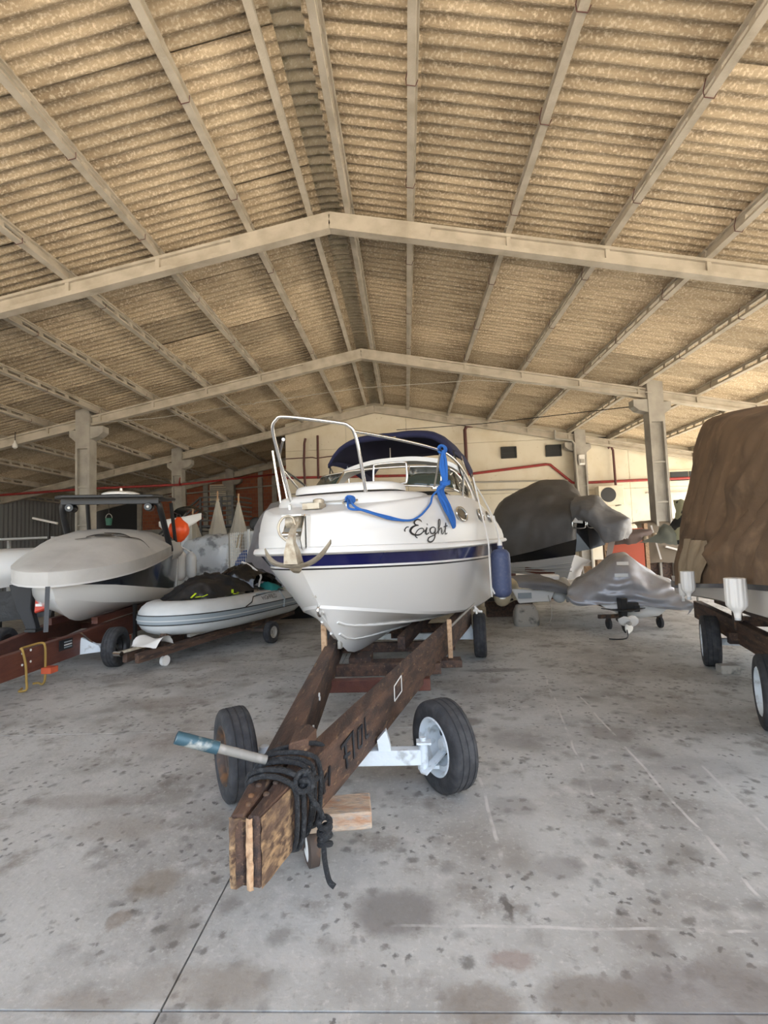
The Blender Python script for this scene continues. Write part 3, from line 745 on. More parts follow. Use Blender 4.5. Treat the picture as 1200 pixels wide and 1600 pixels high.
rope = G()
random.seed(5)
def turn(y, dy, dr, lo=0.):
    """one turn of rope around the tongue at depth y"""
    xl = -.725 - dr; xr_ = -.597 + (y - 1.875) * .304 + .012 + dr
    top, bot = zb(y, .285) + dr, zb(y) - .015 - dr + lo
    pts = [(xl, y, bot + .03), (xl - .004, y, (top + bot) / 2), (xl + .005, y + dy * .1, top - .03), (xl + .05, y + dy * .25, top + .004), ((xl + xr_) / 2, y + dy * .5, top + .008 + random.uniform(0, .008)), (xr_ - .05, y + dy * .75, top + .004), (xr_, y + dy * .9, top - .035), (xr_ + .006, y + dy * .9, (top + bot) / 2), (xr_ - .008, y + dy * .6, bot + .04), (xr_ - .05, y + dy * .3, bot), (xl + .05, y, bot), (xl, y, bot + .03)]
    return crom(pts, 6)
for y, dy, dr in ((2.13, -.05, 0), (2.155, -.04, .012), (2.18, -.03, 0), (2.22, .00, .006), (2.25, .03, 0), (2.29, .02, .01), (2.33, .16, 0)):
    rope.tube(turn(y, dy, dr), .0115, 8)
rp = obj('rope', rope.shift((.6, -2.2, -.4)), M_BLKR, loc=(-.6, 2.2, .4), smooth=60)
tag(rp, 'black rope wound many turns around the timber trailer tongue', 'rope')
kn = G()
for k in range(5):
    c = Vector((-.475 + .01 * math.sin(k * 2), 2.10 + .012 * k, .55 - .012 * k)); q = k * 1.1
    kn.tube([c + Vector((.035 * math.cos(a + q), .028 * math.sin(a), .03 * math.sin(a + q * 1.3))) for a in [2 * math.pi * i / 14 for i in range(14)]], .0115, 7, closed=True)
kn.tube(crom([(-.47, 2.12, .55), (-.45, 2.14, .46), (-.425, 2.17, .40), (-.41, 2.18, .355)], 6), .012, 8)
for k in range(4):
    c = Vector((-.405, 2.18, .335 - .03 * k))
    kn.tube([c + Vector((.024 * math.cos(a), .024 * math.sin(a), .012 * math.sin(a + k))) for a in [2 * math.pi * i / 12 for i in range(12)]], .013, 7, closed=True)
kn.tube(crom([(-.41, 2.18, .25), (-.405, 2.16, .19), (-.385, 2.14, .12), (-.36, 2.13, .10)], 6), .0115, 8)
obj('knot', kn.shift((.6, -2.2, -.4)), M_BLKR, rp, smooth=60)

# ================================================================== MAIN BOAT (x = port, y = aft from the bow tip, z up)
BH = R(15.5)
mb = root('motorboat', 'white cruiser with navy stripe and blue bimini lettered Eight', 'boat', (-.875, 3.85, 0), -BH)
W_T = [(0, 0), (.06, .20), (.2, .42), (.4, .60), (.6, .725), (1, .90), (1.5, 1.04), (2, 1.13), (3, 1.21), (4, 1.22), (5.2, 1.20), (6.3, 1.16)]
W_F = [(0, 0), (.06, .15), (.2, .34), (.4, .52), (.6, .655), (1, .85), (1.5, 1.0), (2, 1.09), (3, 1.175), (4, 1.19), (5.2, 1.17), (6.3, 1.13)]
W_C = [(0, 0), (.06, .075), (.2, .21), (.5, .43), (1, .68), (1.6, .86), (2.4, .98), (3.2, 1.04), (4, 1.07), (6.3, 1.06)]
def WF(u): return sinterp(W_F, u) if u > 0 else 0
def WC(u): return sinterp(W_C, u) if u > 0 else 0
def W(u): return sinterp(W_T, u) if u > 0 else 0
US = [0, .02, .05, .1, .16, .24, .34, .46, .6, .8, 1.0, 1.3, 1.7, 2.2, 2.8, 3.5, 4.3, 5.2, 6.3]
TS = [u / 6.3 for u in US]
def line(u0, z, wk, W=W):
    """points along a hull line that starts on the stem at u0: z(u) table, width factor table"""
    out = []
    for t in TS:
        u = u0 + (6.3 - u0) * t
        out.append((W(u - u0) * (wk(u) if callable(wk) else wk), u, z(u) if callable(z) else z))
    return out
zr = lambda u: interp([(0, 1.485), (1, 1.475), (3, 1.49), (6.3, 1.50)], u)
L_rub = line(.0, zr, 1.0)
L_st = line(.05, lambda u: zr(u) - interp([(0, .105), (1, .12), (3, .16), (6, .18)], u), 1.0, WF)
L_pin = line(.07, lambda u: zr(u) - interp([(0, .135), (1, .155), (3, .20), (6, .22)], u), .994, WF)
zc = lambda u: sinterp([(.35, 1.03), (.9, .92), (1.6, .80), (2.6, .69), (4, .64), (6.3, .62)], u)
L_ch = line(.37, zc, 1.0, WC)
L_ch2 = [(v * .965 if v else 0, u, z - .028) for v, u, z in L_ch]
def keel():
    out = []
    for t in TS:
        u = .37 + (6.3 - .37) * (t ** .62)
        out.append((0, u, sinterp([(.37, 1.02), (.55, .83), (.75, .65), (.92, .525), (1.1, .46), (1.35, .435), (2, .43), (6.3, .43)], u)))
    return out
L_k = keel()
def both(lines, g=None, close=True):
    """loft port and mirrored starboard"""
    g = g or G()
    for s in (1, -1):
        rows = [[(s * v, u, z) for v, u, z in L] for L in lines]
        if s < 0: rows = rows[::-1]
        g.grid(rows)
    return g
def mids(a, b, n, bulge=0.):
    out = []
    for i in range(n + 1):
        t = i / n; k = math.sin(math.pi * t) * bulge
        out.append([(lerp(p[0], q[0], t) + (k if p[0] else 0) * min(1, p[1] / .6), lerp(p[1], q[1], t), lerp(p[2], q[2], t)) for p, q in zip(a, b)])
    return out
hg = both(mids(L_pin, L_ch, 4, .0))
both([L_ch, L_ch2], hg); both(mids(L_ch2, L_k, 5, .015), hg)
tr_pts = [L_st[-1], L_pin[-1], L_ch[-1], L_k[-1]]
hg.add([p for p in tr_pts] + [(-p[0], p[1], p[2]) for p in tr_pts[2::-1]], [tuple(range(7))])
hull = obj('hull', hg, M_GEL, mb, smooth=24)
for fr_, zoff in ((.36, .012), (.68, .010)):
    for s in (1, -1):
        pts = []
        for i, (p, q) in enumerate(zip(L_ch2, L_k)):
            if i < 3 or i > 15: continue
            v = lerp(q[0], p[0], fr_); pts.append((s * (v + .004), lerp(q[1], p[1], fr_), lerp(q[2], p[2], fr_) - .006))
        obj('spray_strake', G().tube(pts, .014, 6), M_GEL, hull, smooth=60)
obj('stripe', both(mids(L_rub, L_st, 2)), M_NAVY, mb, smooth=32, label='glossy navy stripe')
obj('white_band', both([[(v * 1.0, u, z) for v, u, z in L_st], [(lerp(a[0], b[0], .55) + .003, lerp(a[1], b[1], .55), lerp(a[2], b[2], .55)) for a, b in zip(L_st, L_pin)]]), M_GEL, mb, smooth=32)
obj('pinstripe', both([[(lerp(a[0], b[0], .5) + .002, lerp(a[1], b[1], .5), lerp(a[2], b[2], .5)) for a, b in zip(L_st, L_pin)], [(v + .001, u, z) for v, u, z in L_pin]]), M_INK, mb, smooth=32, label='thin black pinstripe')
rg = G()
rub_pts = [(v + .012, u - (.012 if i == 0 else 0), z + .015) for i, (v, u, z) in enumerate(L_rub)]
full = [(-v, u, z) for v, u, z in rub_pts[:0:-1]] + rub_pts
full = [(0 if abs(v) < .0121 and u < .01 else v, u, z) for v, u, z in full]
prof = [(-.01, .04), (.03, .032), (.042, .01), (.042, -.012), (.02, -.028), (-.01, -.03)]
rows = []
for i, p in enumerate(full):
    a, b = Vector(full[max(0, i - 1)]), Vector(full[min(len(full) - 1, i + 1)])
    d = (b - a); nrm = Vector((d.y, -d.x, 0)).normalized() * -1
    if nrm.dot(Vector((p[0], p[1] - 3, 0))) < 0: nrm = -nrm
    rows.append([tuple(Vector(p) + nrm * q + Vector((0, 0, h))) for q, h in prof])
obj('rub_rail', rg.grid(rows), M_GELD, mb, smooth=35)
# topsides above the rub rail
zd = lambda u: sinterp([(0, 1.80), (.2, 1.835), (.6, 1.905), (1.2, 1.985), (2, 2.06), (3, 2.08), (4.5, 2.02), (6.3, 1.98)], u)
def t_in(u): return interp([(0, .02), (.3, .06), (1, .095), (2, .13), (3, .17), (6, .2)], u)
def side_pt(u, z):
    """half-breadth of the topsides at u and height z"""
    t = (z - zr(u) - .03) / (zd(u) - zr(u) - .03)
    w_ = W(u - .0)
    return max(0, w_ - t_in(u) * (t ** 1.5 if t > 0 else 0) + .018 * math.sin(math.pi * min(1, max(0, t))))
def tl(t):
    out = []
    for u in US:
        uu = u + .03 * t * (1 if u < .4 else .0)
        z = lerp(zr(u) + .03, zd(u) - .025, t); out.append((side_pt(u, z) if u > 0 else 0, uu, z))
    return out
T_lines = [tl(t) for t in (0, .2, .4, .5, .52, .7, .85, 1)]
T_lines[4] = [(max(0, v - .006), u, z) for v, u, z in T_lines[4]]
def inset(L, d, dz): return [(max(0, v - d) if v else 0, u + (d * .8 if u < .3 else 0), z + dz) for v, u, z in L]
D1 = inset(T_lines[-1], .012, .018); D2 = inset(T_lines[-1], .04, .026)
ncut = 16
topg = both(T_lines + [D1, D2])
deck_rows = [D2] + [[(v * k, u, z + .05 * (1 - k) * min(1, u)) for v, u, z in D2] for k in (.8, .6, .4, .2, .0)]
obj('topsides', topg, M_GELD, mb, smooth=40)
fore = [L[:14] for L in deck_rows]
dk = both(fore)
# side decks, cockpit floor and inner faces aft
aft = [L[13:] for L in deck_rows[:2]]
inn = aft[1]
both(aft, dk); both([inn, [(v, u, 1.15) for v, u, z in inn], [(0, u, 1.15) for v, u, z in inn]], dk)
obj('deck', dk, M_GELD, mb, smooth=35)
obj('transom', G().add([(1.16, 6.3, 1.3), (-1.16, 6.3, 1.3), (-1.0, 6.3, 2.0), (1.0, 6.3, 2.0)], [(0, 1, 2, 3)]), M_GELD, mb, smooth=0, solid=.05)
obj('companionway', G().box((0, 2.25, 1.6), (1.7, .06, 1.0)), M_GELD, mb, smooth=0)
# raised cabin top and padded hatch
def mound(cu, lu, lv, z0, h, pw, n=26, tilt=0):
    g = G(); rows = []
    for i in range(10):
        t = i / 9; k = 1 - t ** 2.2 * .55 if t < .9 else 0
        k = (1 - .30 * t ** 3) if t < 1 else 0
        rr_ = [(1.0, 0), (1.0, .25), (.995, .5), (.98, .72), (.95, .88), (.90, .97), (.8, 1.0), (.5, 1.03), (.2, 1.04), (0, 1.04)][i]
        row = []
        for q in range(n * 2):
            a = math.pi * q / n; c, s = math.cos(a), math.sin(a)
            e = lambda x: math.copysign(abs(x) ** pw, x)
            row.append((lv * rr_[0] * e(s), cu + lu * rr_[0] * e(c), z0 + h * rr_[1] + tilt * lu * rr_[0] * e(c)))
        rows.append(row)
    return g.grid(rows, close_v=True)
obj('cabin_top', mound(1.42, .92, .74, 1.90, .17, .75, tilt=.06), M_GELD, mb, smooth=50)
obj('sun_pad', mound(1.22, .44, .55, 2.075, .085, .62, tilt=.05), M_GELD, mb, smooth=50, label='rounded cream foredeck hatch pad')
wind = G().box((0, .33, 1.885), (.16, .14, .05)).lathe([(.05, 0), (.05, .05), (.03, .06), (0, .06)], (0, .42, 1.90), 'Z', 12)
obj('windlass', wind, M_GALVA, mb, smooth=40)
obj('anchor_locker', G().box((0, .62, 1.945), (.44, .3, .015)), M_GELD, mb, smooth=0, bevel=.006)
for s in (1, -1):
    c = obj('cleat', G().tube([(s * .26, .36, 1.905), (s * .33, .52, 1.935)], .011, 8).box((s * .28, .41, 1.89), (.02, .02, .05)).box((s * .31, .47, 1.90), (.02, .02, .05)), M_INOX, mb, smooth=40)
# windscreen: frame rail with separate panes
ws_b = [(-1.0, 2.75, 2.08), (-.98, 2.3, 2.11), (-.88, 1.92, 2.14), (-.45, 1.74, 2.18), (.0, 1.69, 2.19), (.45, 1.74, 2.18), (.88, 1.92, 2.14), (.98, 2.3, 2.11), (1.0, 2.75, 2.08)]
ws_t = [(-.95, 3.05, 2.22), (-.90, 2.55, 2.37), (-.80, 2.2, 2.42), (-.42, 2.05, 2.44), (.0, 2.0, 2.445), (.42, 2.05, 2.44), (.80, 2.2, 2.42), (.90, 2.55, 2.37), (.95, 3.05, 2.22)]
wsr = root('windscreen', None, None); wsr.parent = mb
sb, st = crom(ws_b, 4), crom(ws_t, 4)
obj('top_frame', G().tube(st, .014, 8), M_INOX, wsr, smooth=60)
obj('bottom_frame', G().tube(sb, .012, 8), M_INOX, wsr, smooth=60)
for k0, k1 in ((0, 5), (5, 12), (20, 27), (27, 32)):
    o = obj('pane', G().grid([[tuple(p) for p in sb[k0:k1 + 1]], [tuple(p) for p in st[k0:k1 + 1]]]), M_GLASS, wsr, smooth=60, solid=.006)
    obj('post', G().tube([sb[k0], st[k0]], .013, 6).tube([sb[k1], st[k1]], .013, 6), M_INOX, wsr, smooth=60, kind='stuff')
# cream arch and cockpit front behind the screen
arch = crom([(-1.02, 3.2, 2.0), (-.98, 3.05, 2.30), (-.80, 2.95, 2.54), (-.4, 2.9, 2.65), (0, 2.88, 2.67), (.4, 2.9, 2.65), (.80, 2.95, 2.54), (.98, 3.05, 2.30), (1.02, 3.2, 2.0)], 5)
g = G(); rows = []
for p in arch:
    rows.append([tuple(p + Vector(q)) for q in ((0, -.10, -.03), (0, -.10, .03), (0, .12, .05), (0, .12, -.05))])
obj('arch', g.grid(rows, close_v=True), M_GELD, mb, smooth=60)
obj('seat_back', mound(5.6, .3, .85, 1.5, .5, .4), mat('navy_vinyl', (.012, .014, .04), .5), mb)
obj('dashboard', mound(2.65, .2, .8, 1.9, .28, .5), mat('charcoal_dash', (.02, .02, .022), .6), mb)
# bimini
bz = lambda v, t: 3.20 - .34 * abs(v) ** 5 - .10 * (2 * t - 1) ** 2 - .03 * t
rows = []
for i in range(13):
    t = i / 12; row = []
    for k in range(21):
        a = -1 + k / 10
        v = .92 * a - .13; z = bz(a, t) + .008 * noise.noise((v * 4, t * 5, 0))
        row.append((v, 2.95 + 1.95 * t, z - (.04 if i in (0,) else 0)))
    rows.append(row)
bim = obj('bimini', G().grid(rows), M_BIM, mb, smooth=60, solid=.012, label='navy canvas bimini top')
for s in (1, -1):
    e = 0 if s < 0 else -1
    obj('valance', G().grid([[tuple(r_[e]) for r_ in rows], [(r_[e][0], r_[e][1], r_[e][2] - .05 - .16 * (i / 12)) for i, r_ in enumerate(rows)]]), M_BIM, bim, smooth=60, solid=.008)
obj('front_valance', G().grid([[tuple(p) for p in rows[0]], [(p[0], p[1] + .03, p[2] - .06) for p in rows[0]]]), M_BIM, bim, smooth=60, solid=.008)
obj('badge', G().box((-.02, 2.925, 3.0), (.055, .012, .04)), mat('tan_badge', (.45, .32, .16), .6), bim, smooth=0)
for s in (1, -1):
    for yy, zz in ((2.99, 2.72), (3.7, 2.80), (4.75, 2.66)):
        obj('bimini_pole', G().tube([(s * .99, 3.75, 2.02), (s * .92 - .13, yy, zz)], .012, 6), M_INOX, mb, smooth=60)
    obj('bimini_strap', G().bar((s * .91 - .12, 3.0, 2.76), (s * .95, 2.75, 2.30), .02, .003), M_BLACKP, mb, smooth=0)
mast = obj('mast_light', G().tube([(-.5, 4.3, 2.95), (-.5, 4.3, 3.30)], .012, 6).lathe([(.03, 0), (.035, .05), (.02, .09), (0, .1)], (-.5, 4.3, 3.28), 'Z', 10), M_WHITEP, mb, smooth=40)
# bow rail in stainless tube
hoop = [(-.36, .62, 1.90), (-.375, .48, 2.20), (-.375, .34, 2.48), (-.36, .27, 2.61), (-.31, .25, 2.67), (-.22, .26, 2.69), (.22, .38, 2.615), (.31, .42, 2.585), (.355, .46, 2.51), (.37, .55, 2.25), (.37, .68, 1.90)]
rl = obj('bow_rail', G().tube(crom(hoop, 5), .0165, 10), M_INOX, mb, smooth=60)
for s in (1, -1):
    rail = [(s * .35, .44, 2.535), (s * .47, .62, 2.53), (s * .68, .94, 2.51), (s * .86, 1.24, 2.485), (s * .97, 1.5, 2.455), (s * 1.03, 1.95, 2.39), (s * 1.06, 2.5, 2.25), (s * 1.075, 3.0, 2.06)]
    obj('rail', G().tube(crom(rail, 5), .0145, 10), M_INOX, mb, smooth=60)
    rail2 = [(s * .37, .46, 2.30), (s * .5, .58, 2.31), (s * .82, 1.08, 2.31), (s * .99, 1.9, 2.30), (s * 1.03, 2.5, 2.22)]
    for a, b in (((s * .95, 1.42, 2.46), (s * .89, 1.48, 2.01)), ((s * 1.04, 2.2, 2.34), (s * 1.0, 2.28, 2.05)), ((s * .93, 1.38, 2.46), (s * .78, 1.70, 2.12)), ((s * .62, .70, 2.50), (s * .58, .78, 1.93))):
        if s > 0 and a[1] == .70: continue
        obj('stanchion', G().tube([a, b], .0125, 8).lathe([(.028, -.005), (.028, .01), (.014, .014)], b, 'Z', 10), M_INOX, mb, smooth=50)
gl = [(.16, 1.60, 2.19), (.12, 1.60, 2.22), (.12, 1.61, 2.39), (.16, 1.615, 2.425), (.46, 1.615, 2.425), (.50, 1.61, 2.39), (.50, 1.60, 2.22), (.46, 1.60, 2.19)]
obj('grab_rail', G().tube(crom(gl + gl[:1], 4)[:-1], .012, 8, closed=True), M_INOX, mb, smooth=60)
# portholes, bow eye, name on both sides
def on_side(u, z, s, out=.006):
    v = side_pt(u, z); e = .02
    du = (side_pt(u + e, z) - side_pt(u - e, z)) / (2 * e); dz = (side_pt(u, z + e) - side_pt(u, z - e)) / (2 * e)
    n_ = Vector((1, -du, -dz)).normalized()
    p = Vector((v, u, z)) + n_ * out
    return Vector((s * p.x, p.y, p.z))
for s in (1, -1):
    for u, z in ((1.745, 1.825), (2.75, 1.85), (3.6, 1.86)):
        pass
        ring = [on_side(u + .155 * math.cos(a), z + .072 * math.sin(a), s, .012) for a in [2 * math.pi * i / 28 for i in range(28)]]
        p_ = obj('porthole', G().tube(ring, .012, 6, closed=True), M_INOX, mb, smooth=60)
        gg = G().add([on_side(u, z, s, .004)] + [on_side(u + .15 * math.cos(a), z + .067 * math.sin(a), s, .009) for a in [2 * math.pi * i / 28 for i in range(28)]], [(0, 1 + i, 1 + (i + 1) % 28) for i in range(28)])
        obj('glass', gg, M_BLACKG, p_, smooth=60)
        g2 = G().add([on_side(u, z, s, .016)] + [on_side(u + .03 + .05 * math.cos(a), z + .045 * math.sin(a), s, .013) for a in [2 * math.pi * i / 20 for i in range(20)]], [(0, 1 + i, 1 + (i + 1) % 20) for i in range(20)])
obj('bow_eye', G().tube([(.0, .39 + .05 * math.cos(a), .98 + .05 * math.sin(a)) for a in [2 * math.pi * i / 14 for i in range(14)]], .011, 6, closed=True), M_INOX, mb, smooth=60)
obj('bow_fitting', G().box((0, .80, .60), (.03, .05, .07)).box((0, .30, 1.13), (.025, .03, .06)), M_GREYP, mb, smooth=0, kind='stuff')
# cursive name "Eight" (x along the side, y up, in units of the letter height), drawn as pen strokes
PEN = {
 'E': [[(.10,.62,.3),(.02,.60,.5),(-.04,.50,.5),(-.05,.42,.9),(-.02,.40,.9)], [(.62,.88,.5),(.56,.98,.6),(.44,1.0,.8),(.34,.92,1.1),(.32,.80,1.1),(.38,.72,.8),(.48,.70,.5),(.36,.68,.8),(.22,.58,1.5),(.16,.42,1.9),(.22,.28,1.7),(.36,.20,1.2),(.54,.22,.8),(.66,.34,.6),(.70,.46,.5),(.64,.54,.5),(.50,.50,.4),(.40,.36,.4),(.36,.16,.4),(.46,.04,.4)]],
 'i': [[(.66,.34,.5),(.78,.44,.6),(.84,.58,.9),(.80,.40,1.5),(.80,.28,1.3),(.86,.24,.8),(.94,.32,.5)], [(.86,.74,1.3),(.875,.76,1.3)]],
 'g': [[(1.24,.56,.6),(1.16,.60,.6),(1.04,.56,.8),(.99,.44,1.5),(1.04,.30,1.2),(1.14,.27,.7),(1.23,.38,.6),(1.26,.56,.9),(1.25,.30,1.4),(1.25,.08,1.2),(1.18,-.10,.9),(1.04,-.16,1.1),(.93,-.08,1.3),(.96,.06,.9),(1.10,.14,.6),(1.26,.22,.5),(1.38,.36,.5)]],
 'h': [[(1.38,.36,.5),(1.52,.70,.5),(1.56,.96,.6),(1.50,1.0,.7),(1.46,.86,1.2),(1.44,.54,1.5),(1.43,.26,1.3),(1.46,.42,.6),(1.54,.54,.7),(1.61,.54,1.0),(1.63,.44,1.5),(1.62,.32,1.3),(1.67,.25,.8),(1.75,.32,.5)]],
 't': [[(1.75,.32,.5),(1.86,.56,.6),(1.90,.84,.9),(1.86,.60,1.4),(1.84,.36,1.3),(1.88,.25,.9),(1.98,.30,.5)], [(1.74,.62,.6),(1.86,.64,.7),(2.0,.68,.5)]],
}
def name_g(s):
    """pen strokes laid on the flared topsides; read from outside on either side"""
    g = G()
    for st_ in PEN.values():
        for pts in st_:
            P = []
            for p in crom([(a, b, c) for a, b, c in pts], 5):
                x, y = p.x / 2.0, p.y
                if s < 0: x = 1 - x
                P.append(Vector((lerp(lerp(.608, 1.25, x), lerp(.645, 1.318, x), y), lerp(lerp(1.574, 1.562, x), lerp(1.744, 1.755, x), y), p.z)))
            rows = []
            for i, p in enumerate(P):
                d = P[min(i + 1, len(P) - 1)] - P[max(i - 1, 0)]; d.z = 0
                n_ = Vector((-d.y, d.x, 0)).normalized() if d.length > 1e-6 else Vector((0, 1, 0))
                hw = .0028 + .0042 * p.z
                rows.append([tuple(on_side(p.x + n_.x * hw * 1.25 * k, p.y + n_.y * hw * k, s, .0045)) for k in (-1, 1)])
            g.grid(rows)
    return g
obj('boat_name', name_g(1), M_INK, mb, smooth=0, kind='stuff', label='black script lettering Eight on the port bow')
obj('boat_name', name_g(-1), M_INK, mb, smooth=0, kind='stuff', label='black script lettering Eight on the starboard bow')
# bow roller plate
obj('bow_roller', G().extrude([(.085, -.02, 1.80), (.085, .10, 1.80), (.085, .05, 1.53), (.085, -.08, 1.52), (.085, -.11, 1.60)], (.006, 0, 0)).extrude([(-.09, .02, 1.80), (-.09, .10, 1.80), (-.09, .05, 1.62), (-.09, -.06, 1.66)], (.006, 0, 0)).box((0, .0, 1.79), (.17, .16, .012)).tube([(-.085, -.07, 1.64), (.085, -.07, 1.64)], .022, 10), M_INOX, mb, smooth=40)
obj('recess_shade', G().box((0, .075, 1.665), (.165, .03, .24)), mat('painted_recess_shade', (.09, .085, .08), .6), mb, smooth=0)  # dark box stands in for the shadow inside the bow slot
obj('roller', G().tube([(-.06, -.03, 1.74), (.06, -.03, 1.74)], .05, 14), M_GALVA, mb, smooth=50)
obj('chafe_plate', G().box((.10, .03, 1.655), (.004, .10, .26)), M_GELD, mb, smooth=0)

# ------------------------------------------------------------------ things on the main boat
def bw(v, u, z):
    """boat coordinates to world"""
    return Vector((-.875 + u * math.sin(BH) + v * math.cos(BH), 3.85 + u * math.cos(BH) - v * math.sin(BH), z))
# galvanised claw anchor hanging off the bow roller
an = root('anchor', 'galvanised claw anchor hanging from the white boat bow', 'anchor', bw(.05, -.14, 1.44), -BH)
g = G(); rows = []
claw = crom([(-.24, -.02, .08), (-.20, -.03, .02), (-.13, -.02, -.03), (0, .0, -.05), (.13, -.02, -.03), (.24, -.03, .03), (.32, -.02, .13)], 5)
for i, p in enumerate(claw):
    t = abs(i / (len(claw) - 1) * 2 - 1); wd = lerp(.07, .016, t ** 1.6)
    rows.append([tuple(p + Vector(q)) for q in ((0, -wd * .6, -.012), (0, -wd, .012), (0, 0, .020), (0, wd * .8, .006), (0, wd * .5, -.016))])
fl_ = obj('fluke', g.grid(rows, close_v=True), M_GALVA, an, smooth=50)
obj('fluke', G().grid([[tuple(Vector(q) * k + Vector((0, y, z))) for q in ((-.06, 0, 0), (-.04, 0, -.02), (.04, 0, -.02), (.06, 0, 0), (0, 0, .03))] for k, y, z in ((1, .0, -.04), (1.0, .01, -.06), (.7, .03, -.085), (.25, .05, -.10))], close_v=True), M_GALVA, an, smooth=50)
obj('shank', G().grid([[tuple(Vector(q) * k + Vector((-.0, y, z))) for q in ((-.035, -.03, 0), (.035, -.03, 0), (.035, .03, 0), (-.035, .03, 0))] for k, y, z in ((1.7, -.01, -.03), (1.4, -.03, .06), (.8, -.045, .14), (.6, -.02, .22), (.6, .06, .30))], close_v=True), M_GALVA, an, smooth=50)
obj('shackle', G().tube(crom([(-.03, -.06, .15), (-.075, -.08, .20), (-.085, -.08, .27), (-.05, -.06, .33), (.01, -.04, .33), (.03, -.03, .27)], 6), .010, 8), M_GALVA, an, smooth=60)
# blue rope: hank tied to the rail, slack loop to the bow cleat
P_ = lambda v, u, z: tuple(bw(v, u, z) - bw(.9, 1.2, 2.2))
br = root('rope', 'bright blue rope hanked on the white boat rail with a slack loop to its cleat', 'rope', bw(.9, 1.2, 2.2))
kx, ku = .945, 1.40
g = G()
for k in range(3):
    g.tube([P_(kx + .0 + .035 * math.cos(a) + .004 * k, ku - .04 + .02 * k, 2.48 + .04 * math.sin(a)) for a in [2 * math.pi * i / 12 for i in range(12)]], .013, 7, closed=True)
obj('knot', g, M_BLUER, br, smooth=60)
g = G(); random.seed(11)
so = lambda u, z, d=.03: tuple(on_side(u, z, 1, d))
for k in range(7):
    o1, o2 = random.uniform(-.035, .035), random.uniform(-.03, .03)
    top = (kx + .02, ku - .06, 2.46)
    pts = [top, (kx + .02 + o1, ku - .08 + o2 * .5, 2.36 - .01 * k), (kx + .025 + o1 * .9, ku - .08, 2.22), (kx + .03 + o1 * .45, ku - .08, 2.125), so(1.30 + o1 * 2, 2.03, .06), so(1.325 + o1 * 2.2, 1.88, .05 + o2), so(1.35 + o1 * 1.8, 1.76, .045), so(1.375 + o1 * .6, 1.665 + .012 * (k % 3), .035)]
    g.tube(crom([P_(*p) for p in pts], 5), .013, 7)
obj('hank', g, M_BLUER, br, smooth=60)
g = G()
for k in range(3): g.tube([P_(kx + .03 + .045 * math.cos(a), ku - .08 + .03 * math.sin(a), 2.14 - .012 * k + .012 * math.sin(a)) for a in [2 * math.pi * i / 14 for i in range(14)]], .010, 6, closed=True)
obj('whipping', g, M_BLUER, br, smooth=60)
g = G()
so = lambda u, z, d=.03: tuple(on_side(u, z, 1, d))
slack = [(.29, .44, 1.945), (.31, .36, 1.925), so(.20, 1.835, .02), so(.28, 1.815), so(.36, 1.785), so(.46, 1.758), so(.58, 1.732), so(.70, 1.735), so(.82, 1.775), so(.93, 1.83), so(1.06, 1.90), so(1.16, 1.985, .04), (kx + .02, ku - .09, 2.10), (kx + .03, ku - .08, 2.14)]
g.tube(crom([P_(*p) for p in slack], 6), .010, 8)
sl2 = [(.28, .42, 1.955), (.32, .37, 1.94), so(.24, 1.84), so(.38, 1.765, .04), so(.47, 1.74), so(.60, 1.728)]
g.tube(crom([P_(*p) for p in sl2], 6), .010, 8)
for k in range(4): g.tube([P_(.30 + .03 * math.cos(a), .46 - .02 * k + .0, 1.935 + .03 * math.sin(a)) for a in [2 * math.pi * i / 10 for i in range(10)]], .010, 6, closed=True)
obj('slack_loop', g, M_BLUER, br, smooth=60)
# navy fender hung on two white lines from the port rail
fd = root('fender', 'navy blue tube fender hanging beside the white boat port side', 'fender', bw(1.375, 2.62, .83), -BH)
obj('body', G().lathe([(.02, .0), (.05, .0), (.085, .015), (.115, .06), (.118, .12), (.118, .46), (.112, .53), (.08, .575), (.03, .59), (.03, .63), (0, .63)], axis='Z', n=24), M_FENN, fd, smooth=50)
obj('end_cap', G().lathe([(.035, -.02), (.035, .01), (0, .01)], axis='Z', n=12), M_WHITEP, fd, smooth=50)
obj('end_cap', G().lathe([(.03, .58), (.03, .66), (.012, .70), (0, .7)], axis='Z', n=12), M_WHITEP, fd, smooth=50)
rl_ = lambda v, u, z: tuple(Vector((v - 1.375, u - 2.62, z - .83)))
obj('line', G().tube(crom([rl_(1.375, 2.62, 1.50), rl_(1.33, 2.60, 1.75), rl_(1.22, 2.75, 2.0), rl_(1.075, 2.88, 2.27)], 6), .010, 6), M_WROPE, fd, smooth=60)
obj('line', G().tube(crom([rl_(1.275, 2.35, .9), rl_(1.27, 2.34, 1.3), rl_(1.265, 2.35, 1.53), rl_(1.20, 2.5, 1.80), rl_(1.09, 2.62, 2.33)], 6), .010, 6).tube([rl_(1.275, 2.35, .98), rl_(1.31, 2.36, .90)], .009, 6).tube([rl_(1.275, 2.35, 1.0), rl_(1.275, 2.40, .86)], .009, 6), M_WROPE, fd, smooth=60)
rb = root('tie_line', 'short white line tied to the white boat chine above the trailer', 'rope', bw(1.06, 2.35, .70), -BH)
obj('line', G().tube(crom([(0, 0, 0), (.03, -.02, .03), (.05, .0, .0), (.09, .02, -.01)], 5), .016, 6).tube([(.02, -.03, .06), (.03, .0, -.03)], .014, 6), M_WROPE, rb, smooth=60)

